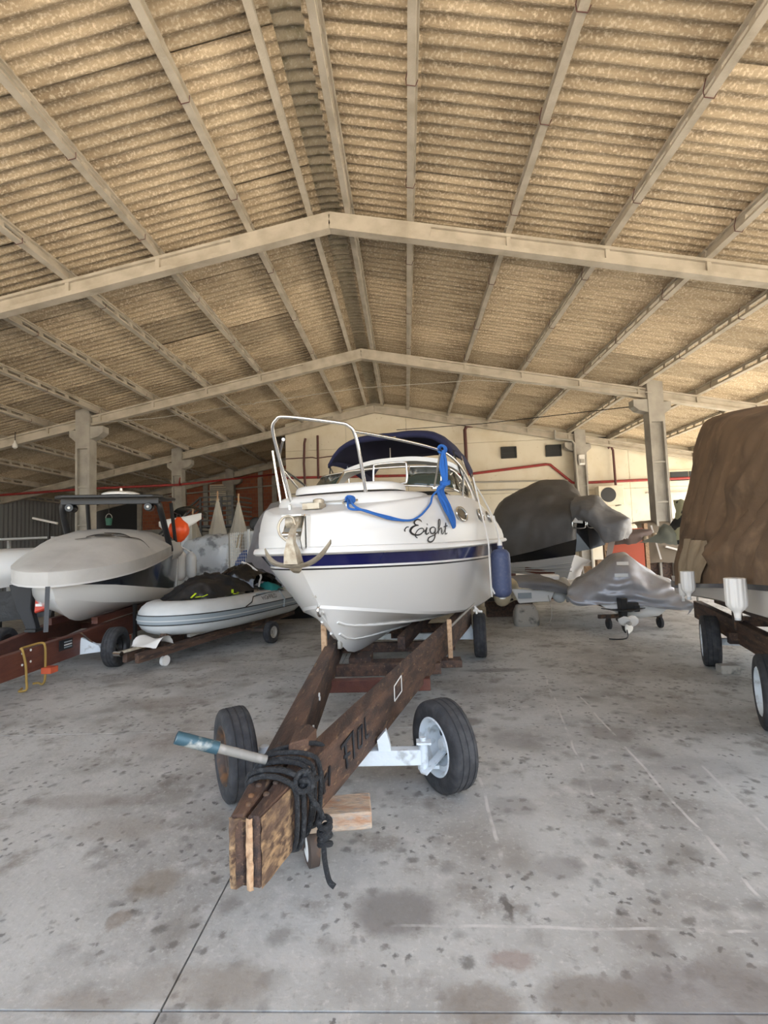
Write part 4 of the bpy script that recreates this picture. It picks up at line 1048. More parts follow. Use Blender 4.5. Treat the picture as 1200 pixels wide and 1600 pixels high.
# ================================================================== COVERED BOATS AND CLUTTER, LEFT SIDE
def drape(ctrl, nu, nv, amp=0., fs=6., seed=0, hem_rows=None, axis=1):
    """smooth cloth surface from a control grid; noise folds displace it outwards"""
    S = surf(ctrl, nu, nv)
    if amp:
        m, n = len(S), len(S[0]); c = sum((p for r_ in S for p in r_), Vector()) / (m * n)
        out = []
        for i, r_ in enumerate(S):
            row = []
            for k, p in enumerate(r_):
                d = (p - c).normalized()
                q = noise.fractal(Vector((p.x * fs, p.y * fs, p.z * fs * .45 + seed)), .7, 2, 3)
                row.append(p + d * amp * q)
            out.append(row)
        S = out
    return S

# ---- grey covered runabout with a black T-top
LH = R(-17)
lbt = root('covered_motorboat', 'navy and white runabout under a pale grey cover with a black hard top', 'boat', (-4.43, 5.8, 0), -LH)
LW = [(0, 0), (.08, .22), (.3, .48), (.7, .70), (1.2, .86), (2, .97), (3, 1.0), (5, .98)]
lw = lambda u: sinterp(LW, u)
zs = lambda u: interp([(0, 1.33), (1.0, 1.44), (2.0, 1.57), (3.2, 1.70), (5, 1.74)], u)
lus = [0, .03, .08, .16, .3, .5, .75, 1.1, 1.6, 2.2, 3.0, 4.0, 5.0]
LWF = [(0, 0), (.1, .09), (.3, .22), (.6, .40), (1, .58), (1.6, .76), (2.4, .86), (3.2, .9), (5, .9)]
def lline(u0, z, k, fine=0): return [((lerp(lw(u - u0), sinterp(LWF, u - u0), fine)) * k if i else 0, u, z(u)) for i, u in enumerate([u0 + (3.7 - u0) * q / 5 for q in lus])]
nv_t = lline(.02, lambda u: zs(u) - .10, .97, .15)
nv_b = lline(.10, lambda u: interp([(.1, 1.17), (.8, 1.10), (1.6, .99), (3, .84), (5, .76)], u), .95, .75)
ch_ = lline(.22, lambda u: sinterp([(.2, 1.0), (.8, .86), (1.6, .76), (3, .68), (5, .66)], u), .93, 1)
kl_ = [(0, .22 + 3.48 * (q / 5) ** .7, sinterp([(.2, .98), (.45, .78), (.8, .64), (1.4, .56), (5, .52)], .22 + 3.48 * (q / 5) ** .7)) for q in lus]
obj('transom', G().extrude([(-.9, 3.66, .70), (.9, 3.66, .70), (.95, 3.66, 1.6), (-.95, 3.66, 1.6)], (0, .05, 0)), M_GEL, lbt, smooth=0)
obj('upper_hull', both([nv_t, nv_b]), mat('dark_slate_gelcoat', (.018, .026, .04), .18, coat=.5), lbt, smooth=35, label='dark navy upper hull')
obj('lower_hull', both(mids(nv_b, ch_, 3, .03)[0:], both(mids(ch_, kl_, 3, .04))), M_GEL, lbt, smooth=60, label='white lower hull')
cr = lline(0, lambda u: zs(u), 1.0); hem = lline(.0, lambda u: zs(u) - .175, .985); hem[0] = (0, .01, hem[0][2])
def top_row(k):
    return [(v * k, u + (1 - k) * .0, zs(u) + (sinterp([(0, 0.01), (.3, .07), (.8, .18), (1.5, .33), (2.1, .36), (2.8, .30), (3.3, .22), (3.7, .05)], u)) * (1 - k ** 3.2) + .022 * noise.noise((v * k * 3, u * 2.5, 7))) for v, u, z in cr]
cov = obj('boat_cover', both([hem, cr] + [top_row(k) for k in (.96, .88, .76, .6, .4, .2, 0)]), M_LGC, lbt, smooth=28, label='pale grey fitted canvas cover')
obj('hem_band', both([[(v * 1.004 + .002, u - .003, z + .012) for v, u, z in hem], [(v * 1.004 + .002, u - .003, z - .012) for v, u, z in hem]]), mat('white_binding', (.55, .54, .52), .8), cov, smooth=40)
# printed wing mark on the cover: dark jagged strokes
g = G()
def cov_pt(v, u):
    k = abs(v) / lw(u); return (v, u, zs(u) + sinterp([(0, 0.01), (.3, .07), (.8, .18), (1.5, .33), (2.1, .36), (2.8, .30)], u) * (1 - k ** 3.2) + .015 * noise.noise((v * 3, u * 2.5, 7)) + .022)
for pts, w0 in (([(.02, 1.30), (.12, 1.42), (.32, 1.46)], .05), ([(.12, 1.36), (.34, 1.42), (.40, 1.50)], .03), ([(.20, 1.52), (.42, 1.56), (.60, 1.48)], .04), ([(.40, 1.42), (.56, 1.48), (.70, 1.60), (.84, 1.54)], .028), ([(-.10, 1.20), (.02, 1.25), (.10, 1.26)], .02), ([(.16, 1.28), (.34, 1.34), (.46, 1.34)], .014)):
    P = crom([(a, b, 0) for a, b in pts], 5)
    g.grid([[cov_pt(p.x, p.y - w0 * (.2 + .8 * math.sin(math.pi * min(.97, i / (len(P) - 1) + .12)))), cov_pt(p.x, p.y + w0 * .4)] for i, p in enumerate(P)])
obj('print', g, M_INK, cov, smooth=0, kind='stuff', label='dark jagged wing print')
# hard top
tt = obj('hard_top', G().extrude([(-.64, 1.95, 2.44), (-.5, 1.80, 2.44), (.84, 1.80, 2.44), (.98, 1.95, 2.44), (.96, 3.3, 2.52), (.8, 3.5, 2.52), (-.46, 3.5, 2.52), (-.62, 3.3, 2.52)], (0, 0, .05)), M_BLACKP, lbt, smooth=0, bevel=.012, label='black hard top')
obj('beam', G().bar((-.55, 2.0, 2.40), (.9, 2.0, 2.40), .10, .10), M_BLACKP, tt, smooth=0)
obj('radar_dome', G().lathe([(.30, 0), (.30, .03), (.22, .06), (.05, .075), (.02, .09), (.02, .13), (.0, .135)], (.22, 2.4, 2.53), 'Z', 22), M_WHITEP, lbt, smooth=50)
for s in (1, -1):
    q = .17
    obj('top_leg', G().tube(crom([(q + s * .52, 2.02, 2.39), (q + s * .70, 2.04, 2.36), (q + s * .74, 2.12, 2.20), (q + s * .78, 2.55, 1.72), (q + s * .79, 2.7, 1.55)], 5), .05, 8), M_BLACKP, lbt, smooth=60)
    obj('top_leg', G().tube([(q + s * .72, 3.2, 2.46), (q + s * .76, 3.5, 1.6)], .035, 8), M_BLACKP, lbt, smooth=60)
    sp_ = obj('speaker_pod', G().lathe([(0, -.10), (.06, -.10), (.07, -.07), (.07, .10), (.05, .13), (0, .13)], (.17 + s * .58, 1.98, 2.29), 'Y', 18), M_BLACKG, lbt, smooth=45)
    obj('cone', G().lathe([(.022, -.105), (.015, -.112), (0, -.112)], (.17 + s * .58, 1.98, 2.29), 'Y', 14), M_WHITEP, sp_)
obj('bow_strap', G().bar((.0, .0, 1.16), (.02, -.10, .62), .05, .006), M_BLACKP, lbt, smooth=0)
obj('rolled_skirt', G().grid(drape([[(.96, 2.7, 1.72), (1.0, 2.7, 1.5), (.98, 2.7, 1.38)], [(1.02, 3.3, 1.70), (1.08, 3.3, 1.52), (1.02, 3.3, 1.42)], [(.9, 3.75, 1.66), (.98, 3.8, 1.54), (.92, 3.8, 1.45)]], 8, 6, .05, 5, 3)), M_LGC, lbt, smooth=60)
# its trailer
O2 = Vector((-4.9, 6.6, 0))
t2 = root('boat_trailer', 'red brown timber trailer under the grey covered runabout', 'trailer', O2)
def t2o(name, g, m, **k): return obj(name, g.shift(-O2), m, t2, **k)
t2o('beam', G().prism([(-4.40, 4.0), (-4.32, 4.0), (-4.43, 6.5), (-4.72, 9.2), (-4.82, 9.2), (-4.53, 6.5)], .20, lambda x, y: .46 + .012 * (y - 4)), M_WOODR, smooth=0, bevel=.006)
t2o('beam', G().prism([(-4.52, 4.0), (-4.43, 4.0), (-5.70, 7.87), (-6.1, 9.2), (-6.2, 9.2), (-5.80, 7.87)], .20, lambda x, y: .46 + .012 * (y - 4)), M_WOODR, smooth=0, bevel=.006)
for y, x0, x1 in ((5.5, -5.0, -4.40), (7.2, -5.55, -4.5), (8.6, -6.0, -4.66)):
    t2o('cross_member', G().box(((x0 + x1) / 2, y, .25), (x1 - x0, .1, .09)), M_WOODR, smooth=0)
t2o('painted_end', G().box((-4.30, 5.67, .185), (.12, .12, .07)), mat('orange_paint', (.55, .10, .04), .6), smooth=0, label='orange painted crossbeam end')
t2o('painted_end', G().box((-4.38, 7.3, .24), (.18, .14, .07)), mat('orange_paint_dull', (.45, .10, .05), .6), smooth=0, label='orange painted crossbeam end')
t2o('axle', G().bar((-4.12, 6.53, .27), (-5.75, 6.75, .27), .08, .07), M_GALV, smooth=0)
t2o('axle_plate', G().extrude([(-4.42, 6.40, .42), (-4.20, 6.44, .30), (-4.16, 6.44, .22), (-4.45, 6.38, .20)], (0, .04, 0)), M_GALV, smooth=0)
t2o('stay', G().bar((-4.38, 6.33, .50), (-4.24, 6.55, .22), .05, .012), M_RUSTD, smooth=0)
t2o('sticker', G().box((-4.398, 6.08, .40), (.01, .24, .13)), M_INK, smooth=0, label='black plate with pale lines')
for dz, m_ in ((.03, M_GREYS), (-.005, M_WPAINT), (-.035, M_GREYS)): t2o('plate_line', G().box((-4.392, 6.11, .40 + dz), (.006, .14, .014)), m_, smooth=0)
for y, z in ((5.35, .45), (5.35, .32), (5.48, .46), (5.48, .33)): t2o('bolt', G().lathe([(.014, 0), (.014, .01), (0, .012)], (-4.325 - (y - 4) * .044, y, z), 'X', 8), M_WPAINT)
for x, y in ((-4.56, 7.7), (-5.9, 7.9)):
    t2o('post', G().box((x + .14, y, .52), (.04, .06, .75)), M_BLACKP, smooth=0)
for x, y in ((-4.75, 7.9), (-5.45, 7.9)): t2o('bunk', G().bar((x + .12, y - .9, .56), (x, y + 1.2, .60), .09, .10), M_WOODR, smooth=0)
wheel(t2, -4.02 - O2.x, 6.53 - O2.y, .265, .17, .16, M_BLACKP, rz=R(6), face=1, m_hub=M_INOX)
wheel(t2, -5.85 - O2.x, 6.78 - O2.y, .265, .17, .16, M_BLACKP, rz=R(6), face=-1, m_hub=M_INOX)
yr = root('rope', 'yellow rope draped over the red brown trailer tongue', 'rope', (-4.35, 4.9, .5))
yo = Vector((-4.35, 4.9, .5))
pts = [(-4.50, 5.50, .02), (-4.45, 5.40, .015), (-4.35, 5.38, .04), (-4.335, 5.36, .14), (-4.345, 5.36, .32), (-4.36, 5.33, .49), (-4.40, 5.36, .502), (-4.41, 5.5, .505), (-4.40, 5.63, .507), (-4.355, 5.66, .48), (-4.345, 5.66, .30), (-4.35, 5.66, .08), (-4.40, 5.68, .015), (-4.50, 5.75, .012), (-4.55, 5.72, .012)]
obj('strand', G().tube(crom([Vector(p) - yo for p in pts], 6), .013, 7), M_YELR, yr, smooth=60)
# boat at the far left edge, outboard and red box beneath the covered bow
fb = root('small_boat', 'plain white boat hull cropped by the left edge behind the grey cover', 'boat', (-7.45, 8.6, 0))
obj('hull', G().grid(drape([[(-2.2, .4, .85), (-.6, -.3, .90), (.5, .1, 1.05), (.95, .9, 1.2)], [(-2.2, .3, 1.2), (-.6, -.5, 1.22), (.6, 0, 1.28), (1.05, .9, 1.35)], [(-2.2, .5, 1.62), (-.6, -.3, 1.64), (.5, .15, 1.66), (1.0, .95, 1.66)], [(-2.2, 1.3, 1.68), (-.6, .9, 1.70), (.2, 1.0, 1.70), (.6, 1.1, 1.68)]], 5, 5)), M_GELD, fb, smooth=60)
obj('dark_cover', G().grid(drape([[(-2.2, .2, .35), (-.2, .0, .35), (.6, .4, .4)], [(-2.2, .3, .9), (-.2, .0, .9), (.7, .5, .95)]], 6, 6, .05, 3)), M_BLKT, fb, smooth=60)
obj('stand', G().box((-.5, .4, .2), (.1, .3, .4)).box((.4, .7, .3), (.1, .1, .6)), M_BLACKP, fb, smooth=0, kind='stuff')
obj('red_fitting', G().lathe([(0, 0), (.09, .02), (.10, .1), (.06, .2), (0, .2)], (-.20, -.35, 1.74), 'Z', 12), M_DREDP, fb)
obj('mooring_strap', G().bar((-.02, -.38, 1.75), (.13, -.25, 1.28), .03, .01), M_BLACKP, fb, smooth=0)
om = root('outboard_motor', 'dark outboard leg with a red and black cowl under the grey covered bow', 'outboard motor', (-5.35, 6.55, 0))
obj('leg', G().extrude([(-.22, 0, 1.15), (.12, 0, 1.15), (.10, 0, .80), (.18, 0, .52), (.04, 0, .52), (-.10, 0, .80)], (0, .10, 0)), mat('slate_plastic', (.012, .013, .016), .6), om, smooth=0, bevel=.01)
cw_ = obj('cowl', G().extrude([(.14, 0, .74), (.16, 0, 1.0), (.34, 0, .99), (.42, 0, .83)], (0, .2, 0)), mat('red_plastic', (.55, .06, .035), .4), om, smooth=0, bevel=.02)
obj('cowl_band', G().extrude([(.42, 0, .83), (.34, 0, .99), (.62, 0, .98), (.66, 0, .88)], (0, .18, 0)), M_BLACKP, om, smooth=0, bevel=.02)
obj('label_bar', G().box((.25, -.012, .86), (.13, .01, .035)), M_WPAINT, cw_, smooth=0)
obj('foot', G().box((.11, .05, .51), (.16, .16, .05)), M_BLACKP, om, smooth=0, bevel=.01)

# ---- inflatable dinghy on its trailer
IH = R(18)
rib = root('inflatable_dinghy', 'pale grey inflatable dinghy heaped with black tarpaulin on a low trailer', 'boat', (-3.48, 6.75, 0), -IH)
side_path = [(0, .02, .60), (.16, .05, .60), (.31, .18, .595), (.42, .44, .585), (.48, .9, .575), (.50, 1.6, .57), (.50, 2.4, .565), (.49, 3.1, .56)]
path = [(-v, u, z) for v, u, z in side_path[:0:-1]] + side_path
pp = crom(path, 5)
rad = lambda t: .235 * (1 if .06 < t < .94 else .35 + .65 * min(1, min(t, 1 - t) / .06))
obj('tube', G().tube(pp, rad, 18), M_PVC, rib, smooth=60)
def band(dz0, dz1, out, m, name, **k):
    rows = []
    for i, p in enumerate(pp):
        a, b_ = pp[max(0, i - 1)], pp[min(len(pp) - 1, i + 1)]
        d = b_ - a; n_ = Vector((d.y, -d.x, 0)).normalized()
        if n_.dot(Vector((p.x, p.y - 1.6, 0))) < 0: n_ = -n_
        rr_ = rad(i / (len(pp) - 1))
        rows.append([tuple(p + n_ * (math.sqrt(max(0, rr_**2 - dz**2)) + out) + Vector((0, 0, dz))) for dz in (dz0, (dz0 + dz1) / 2, dz1)])
    return obj(name, G().grid(rows), m, rib, smooth=60, **k)
band(-.07, .055, .006, M_GREYS, 'strake', label='grey rubbing strake')
band(.05, .064, .012, M_INK, 'strake_edge'); band(-.078, -.064, .012, M_INK, 'strake_edge'); band(-.02, -.008, .012, M_PVC, 'strake_edge')
hl = [[(0, .30 + .1 * k, .42 - .24 * min(1, k / 2.5)) for k in range(0, 28, 3)], [(min(.42, .2 + .06 * k), .42 + .1 * k, .42) for k in range(0, 28, 3)]]
obj('keel_hull', both([hl[1], hl[0]]), M_GELD, rib, smooth=50)
obj('towing_eye', G().tube([(0 + .03 * math.cos(a), .36, .36 + .03 * math.sin(a)) for a in [2 * math.pi * i / 10 for i in range(10)]], .012, 6, closed=True), M_INOX, rib)
# wedge graphic, lettering and lines on the near tube
def on_tube(u, dz, out=.008):
    p = Vector((sinterp([(.44, .42), (.9, .48), (1.6, .5), (3, .5)], u), u, .57)); return (p.x + math.sqrt(.235**2 - dz**2) + out, u, p.z + dz)
tx = text_g('HIGHFIELD', .088, 0)
gg = G().add([on_tube(1.62 + v[0] * .95, .115 + v[1], .007) for v in tx.v], tx.f)
obj('lettering', gg, M_INK, rib, smooth=0, kind='stuff', label='dark HIGHFIELD lettering')
obj('wedge_line', G().tube([on_tube(.95, .07), on_tube(1.12, .12), on_tube(1.24, .19), on_tube(1.6, .205)], .008, 6), M_INK, rib)
obj('grab_handle', G().tube(crom([on_tube(1.35, .205, .0), on_tube(1.40, .215, .04), on_tube(1.85, .215, .05), on_tube(1.92, .205, 0)], 4), .014, 6), M_GREYS, rib)
obj('tube_band', G().tube([on_tube(1.98, -.07, .006), on_tube(2.0, .06, .006), on_tube(2.0, .2, .006)], .022, 6), M_GREYS, rib)
obj('air_valve', G().tube([(.36, .24, .79), (.38, .21, .75)], .018, 6), M_INK, rib)
tp = root('tarpaulin', 'black tarpaulin heaped over the inflatable dinghy', 'tarpaulin', (-3.48, 6.75, 0), -IH)
random.seed(3)
S = drape([[(-.34, .30, .82), (-.1, .2, .80), (.2, .22, .82), (.40, .45, .80)], [(-.42, .6, .92), (-.1, .5, 1.02), (.25, .5, 1.0), (.47, .7, .82)], [(-.45, 1.1, .98), (-.1, 1.0, 1.16), (.25, 1.0, 1.06), (.50, 1.1, .82)], [(-.45, 1.5, .95), (-.1, 1.5, 1.05), (.25, 1.5, 1.0), (.48, 1.5, .84)], [(-.42, 1.9, .8), (-.1, 1.9, .85), (.25, 1.9, .85), (.42, 1.9, .82)]], 10, 10, .10, 4.0, 1)
obj('sheet', G().grid(S), M_BLKT, tp, smooth=70)
bg = root('bag', 'shiny black bag on the stern of the inflatable dinghy', 'bag', (-3.48, 6.75, 0), -IH)
obj('body', G().grid(drape([[(-.3, 1.5, .80), (.05, 1.45, .80), (.42, 1.55, .80)], [(-.32, 1.6, 1.08), (.05, 1.5, 1.16), (.42, 1.6, 1.02)], [(-.3, 2.0, 1.12), (.05, 2.0, 1.24), (.40, 2.0, 1.08)], [(-.3, 2.4, .8), (.05, 2.4, .9), (.42, 2.4, .8)]], 9, 9, .09, 6, 9)), mat('wet_black_plastic', (.012, .012, .012), .18, bump=(9, .8)), bg, smooth=70)
te = root('towel', 'teal cloth on the inflatable stern', 'cloth', (-3.48, 6.75, 0), -IH)
obj('cloth', G().grid(drape([[(.20, 1.90, .80), (.50, 1.86, .80), (.66, 1.9, .78)], [(.25, 1.98, .90), (.46, 1.98, .93), (.66, 2.0, .82)], [(.25, 2.2, .80), (.48, 2.2, .84), (.66, 2.2, .78)]], 6, 6, .03, 8)), mat('teal_cloth', (.01, .16, .15), .8), te, smooth=70)
for i, (v, u, z, lab) in enumerate(((.30, .32, .85, 'lime webbing strap at the inflatable bow'), (.46, 1.0, .85, 'lime webbing strap on the middle of the inflatable side'))):
    st_ = root('strap', lab, 'strap', (-3.48, 6.75, 0), -IH)
    random.seed(i)
    g = G()
    for k in range(5):
        a = Vector((v + random.uniform(-.08, .08), u + random.uniform(-.10, .10), z + random.uniform(-.01, .03)))
        g.bar(a, a + Vector((random.uniform(-.09, .09), random.uniform(-.09, .09), random.uniform(-.05, .06))), .035, .008)
    obj('webbing', g, M_HIVIS, st_, smooth=0, kind='stuff')
pl_ = root('tube_pole', 'white bent tube pole on the inflatable stern', 'pole', (-3.48, 6.75, 0), -IH)
obj('shaft', G().tube(crom([(.34, 1.80, .80), (.36, 1.82, .95), (.36, 1.85, 1.06), (.2, 1.8, 1.22), (.05, 1.75, 1.3)], 4), .018, 7), M_WROPE, pl_, smooth=60)
O3 = Vector((-2.9, 7.0, 0))
t3 = root('dinghy_trailer', 'low dark rusty trailer under the inflatable dinghy', 'trailer', (-3.48, 6.75, 0), -IH)
for s in (1, -1):
    obj('beam', G().bar((s * .10 + .14, -.66, .20), (s * .42, 2.8, .30), .07, .12), M_WOODD, t3, smooth=0, bevel=.005)
    obj('bunk', G().bar((s * .28, .2, .33), (s * .36, 1.2, .40), .06, .05), M_GREYP, t3, smooth=0)
for u, w_, z in ((-.35, .30, .2), (.5, .54, .24), (1.9, .85, .27)): obj('cross_member', G().box((.02, u, z), (w_, .07, .07)), M_RUSTD, t3, smooth=0)
obj('winch_post', G().box((.12, -.10, .30), (.05, .05, .2)).box((.12, .04, .38), (.10, .3, .05)), M_RUSTD, t3, smooth=0)
obj('roller', G().lathe([(0, -.06), (.03, -.06), (.03, .06), (0, .06)], (.02, -.74, .27), 'X', 12), M_INOX, t3)
obj('handle', G().bar((.02, -.74, .28), (.14, -.45, .31), .05, .03), M_GALVA, t3, smooth=0)
jw2 = obj('jockey_wheel', G().lathe([(0, -.025), (.07, -.025), (.07, .025), (0, .025)], n=16), M_WHITEP, t3, loc=(.24, -.20, .07))
obj('fork', G().box((.24, -.20, .13), (.03, .05, .10)), M_RUSTD, t3, smooth=0)
obj('axle', G().box((0, 1.4, .2), (1.66, .05, .05)), M_RUSTD, t3, smooth=0)
for s in (1, -1): wheel(t3, s * .86, 1.4, .175, .11, .085, M_GREYP, face=s, lugs=3, m_hub=M_INOX)
cl = root('cloth', 'white rag lying on the dinghy trailer tongue', 'cloth', (-3.38, 6.78, 0), -IH)
obj('rag', G().grid(drape([[(-.16, -.52, .30), (.05, -.60, .32), (.27, -.52, .29)], [(-.16, -.42, .41), (.05, -.5, .34), (.27, -.40, .41)], [(-.14, -.28, .40), (.05, -.32, .37), (.27, -.28, .40)], [(-.14, -.2, .29), (.05, -.2, .31), (.25, -.2, .29)]], 6, 6, .02, 12)), M_WROPE, cl, smooth=70)

# ---- things hanging and standing behind
for x, y, z, s, lab, m in ((-4.66, 9.80, .92, .9, 'bright white tube fender hanging behind the grey covered runabout', M_WHITEP), (-4.40, 9.72, .95, .78, 'greyed tube fender hanging behind the grey covered runabout', M_PVC)):
    f_ = root('fender', lab, 'fender', (x, y, z), group=None)
    obj('body', G().lathe([(.0, 0), (.03, 0), (.08, .03), (.125, .10), (.135, .18), (.135, .52), (.12, .60), (.06, .68), (.03, .72), (0, .72)], axis='Z', n=20).xf(Matrix.Scale(s, 4)), m, f_, smooth=60)
    obj('line', G().tube([(0, 0, .70 * s), (-4.56 - x, 9.42 - y, 1.68 - z)], .012, 5), M_WROPE, f_)
by = root('buoy', 'orange ball buoy tied by the black hard top leg', 'buoy', (-4.60, 9.62, 1.70))
obj('ball', G().lathe([(0, 0), (.03, .0), (.10, .05), (.19, .17), (.205, .26), (.17, .38), (.08, .46), (.04, .52), (0, .52)], axis='Z', n=20), M_ORNG, by, smooth=60)
obj('eye', G().tube([(.04 * math.cos(a), 0, .54 + .04 * math.sin(a)) for a in [2 * math.pi * i / 10 for i in range(10)]], .014, 6, closed=True).tube([(0, 0, .57), (.08, -.42, .60)], .01, 5), M_INK, by)
ec = root('outboard_motor', 'black and white engine cowl raised in front of the stair', 'outboard motor', (-5.87, 12.6, 2.0))
obj('cowl', G().grid(drape([[(-.35, 0, .28), (-.3, -.2, .34), (-.25, .15, .3)], [(-.15, 0, .62), (-.1, -.25, .62), (0, .2, .6)], [(.2, 0, .72), (.25, -.25, .66), (.3, .2, .65)], [(.55, 0, .52), (.55, -.15, .48), (.55, .15, .48)], [(.58, 0, .38), (.56, -.1, .36), (.56, .1, .36)]], 5, 5)), M_BLACKG, ec, smooth=60)
obj('side', G().grid(drape([[(-.62, -.1, .2), (-.6, -.15, .32)], [(-.3, -.3, .05), (-.3, -.28, .36)], [(.2, -.32, .12), (.2, -.3, .42)], [(.55, -.2, .34), (.55, -.2, .50)]], 5, 4)), M_WHITEP, ec, smooth=60, solid=.03)
obj('leg', G().box((0, 0, -.87), (.3, .3, 2.26)), M_PVC, ec, smooth=0, bevel=.03)
wr = root('wrapped_stack', 'long stack wrapped in crumpled clear plastic behind the inflatable dinghy', 'stack', (-4.9, 12.2, 0))
S = drape([[(-.75, -.3, .75), (-.2, -.5, .72), (.55, -.5, .86), (.58, .2, .86)], [(-.8, -.3, 1.15), (-.2, -.55, 1.2), (.56, -.52, 1.2), (.6, .2, 1.2)], [(-.72, -.28, 1.6), (-.2, -.48, 1.62), (.56, -.46, 1.66), (.58, .2, 1.66)], [(-.6, -.2, 1.78), (-.2, -.3, 1.86), (.5, -.3, 1.90), (.55, .2, 1.9)], [(-.55, .5, 1.85), (-.2, .5, 1.9), (.5, .5, 1.92), (.55, .6, 1.9)]], 8, 10, .05, 4.5, 2)
M_WRAP = mat('crumpled_clear_plastic', (.52, .55, .58), .25, var=(4, (.22, .23, .25), .52, .64, 7), bump=(6, 1.0))
obj('plastic', G().grid(S), M_WRAP, wr, smooth=50)
obj('base_tarp', G().grid(drape([[(-.75, -.62, .0), (.1, -.75, .0), (.75, -.7, .0)], [(-.72, -.5, .45), (.1, -.6, .5), (.72, -.58, .5)], [(-.6, -.35, .80), (.1, -.45, .80), (.68, -.4, .90)]], 8, 8, .06, 4)), mat('dark_green_tarp', (.055, .06, .05), .7), wr, smooth=60)
obj('white_rail', G().bar((-.6, -.62, .66), (.58, -.58, .84), .05, .05), M_WHITEP, wr, smooth=0)
ms = root('mesh_screen', 'white wire mesh screen over blue sheeting left of the white boat', 'screen', (-3.72, 11.3, 0))
g = G()
for k in range(9): g.box((-.44 + .05 * k, 0, 1.32), (.008, .008, 1.2))
for k in range(16): g.box((-.24, 0, .74 + .077 * k), (.42, .008, .008))
obj('wire_grid', g, M_WHITEP, ms, smooth=0, kind='stuff')
obj('upright', G().tube([(0, 0, 0), (0, 0, 1.98)], .035, 10), M_PVC, ms, smooth=50)
obj('upright', G().tube([(-.47, 0, 0), (-.47, 0, 1.9)], .02, 8), M_GREYP, ms, smooth=50)
obj('blue_sheet', G().grid(drape([[(-.42, .06, .5), (-.2, .08, .5), (-.04, .06, .5)], [(-.42, .06, .9), (-.22, .09, 1.0), (-.05, .06, 1.0)], [(-.36, .06, 1.2), (-.2, .08, 1.45), (-.05, .06, 1.5)]], 5, 5)), mat('blue_sheet', (.02, .07, .26), .6), ms, smooth=60)
for x in (-.28, -.20): obj('pale_batten', G().bar((x, -.03, 1.55), (x + .06, -.03, 1.86), .03, .02), M_PATCH, ms, smooth=0)
dk_ = root('disc', 'black disc standing on the white cabinet beside the mesh screen', 'disc', (-4.12, 13.2, 2.0))
obj('face', G().lathe([(0, -.04), (.15, -.04), (.19, -.02), (.19, .03), (0, .03)], (0, 0, .19), 'Y', 22), M_BLACKP, dk_, smooth=40)
cb = root('cabinet', 'pale cabinet standing behind the mesh screen', 'cabinet', (-3.95, 13.3, 0))
obj('body', G().box((0, 0, 1.0), (.95, .5, 2.0)), M_PVC, cb, smooth=0, bevel=.02); obj('door', G().box((0, -.26, 1.0), (.85, .03, 1.85)), M_PVC, cb, smooth=0, bevel=.01)
for i, (x, h, lab) in enumerate(((-6.0, .85, 'shortest folded pale canvas parasol, beside the engine cowl'), (-5.28, 1.28, 'tall folded pale canvas parasol in the middle of three'), (-4.68, 1.18, 'tall folded pale canvas parasol nearest the mesh screen'))):
    q = root('parasol', lab, 'parasol', (x, 13.4, 0))
    rows = []
    for t in (0, .15, .35, .6, .85, 1):
        rr_ = lerp(.31, .015, t ** .9); rows.append([(rr_ * (1 + .10 * math.cos(7 * a + i)) * math.cos(a), rr_ * .6 * (1 + .10 * math.cos(7 * a + i)) * math.sin(a), 1.72 + h * t) for a in [2 * math.pi * k / 42 for k in range(42)]])
    obj('canvas', G().grid(rows, close_v=True), mat('pale_canvas', (.42, .385, .32), .9) if i == 0 else bpy.data.materials['pale_canvas'], q, smooth=60)
    obj('pole', G().tube([(0, 0, 0), (0, 0, 1.9 + h)], .025, 8), M_WOODL, q)
sr = root('stair', 'black steel stair with railings against the red brick wall', 'stair', (-7.2, 17.2, 0))
obj('landing', G().box((.55, 0, 2.35), (1.25, 1.0, .08)), M_BLACKP, sr, smooth=0)
for k in range(7): obj('step', G().box((-.25 - .24 * k, 0, 2.2 - .2 * k), (.26, .9, .04)), M_BLACKP, sr, smooth=0)
for x in (0, .75, 1.15): obj('post', G().box((x, -.5, 1.7 if x else 1.7), (.07, .07, 3.4)), M_BLACKP, sr, smooth=0)
for k in range(6):
    z = 2.55 + .165 * k
    obj('rail', G().bar((0, -.5, z), (1.15, -.5, z), .05, .05), M_BLACKP, sr, smooth=0)
    obj('rail', G().bar((1.15, -.5, z), (1.5, .5, z - .02), .05, .05), M_BLACKP, sr, smooth=0)
    if k > 1: obj('rail', G().bar((-1.5, -.5, z - 1.25), (0, -.5, z), .05, .05), M_BLACKP, sr, smooth=0)
gb = root('covered_boat', 'silver grey covered boat half hidden behind the white boat starboard side', 'boat', (-2.38, 10.8, 0))
obj('cover', G().grid(drape([[(-1.15, -.5, .5), (-.3, -.9, .5), (.8, -.7, .5)], [(-1.12, -.4, 1.2), (-.3, -.8, 1.2), (.8, -.6, 1.2)], [(-1.0, -.2, 1.9), (-.3, -.5, 1.95), (.8, -.4, 1.9)], [(-.72, .3, 2.55), (-.2, .1, 2.6), (.8, .2, 2.5)], [(-.6, 1.2, 2.6), (-.2, 1.2, 2.62), (.8, 1.2, 2.55)]], 8, 8, .07, 2.6, 5)), M_SLVC, gb, smooth=60)
obj('hull', G().grid(drape([[(-.9, -.3, .0), (-.3, -.5, .0), (.7, -.4, .0)], [(-.96, -.4, .55), (-.3, -.8, .55), (.8, -.6, .55)]], 4, 4)), M_BLKT, gb, smooth=60)
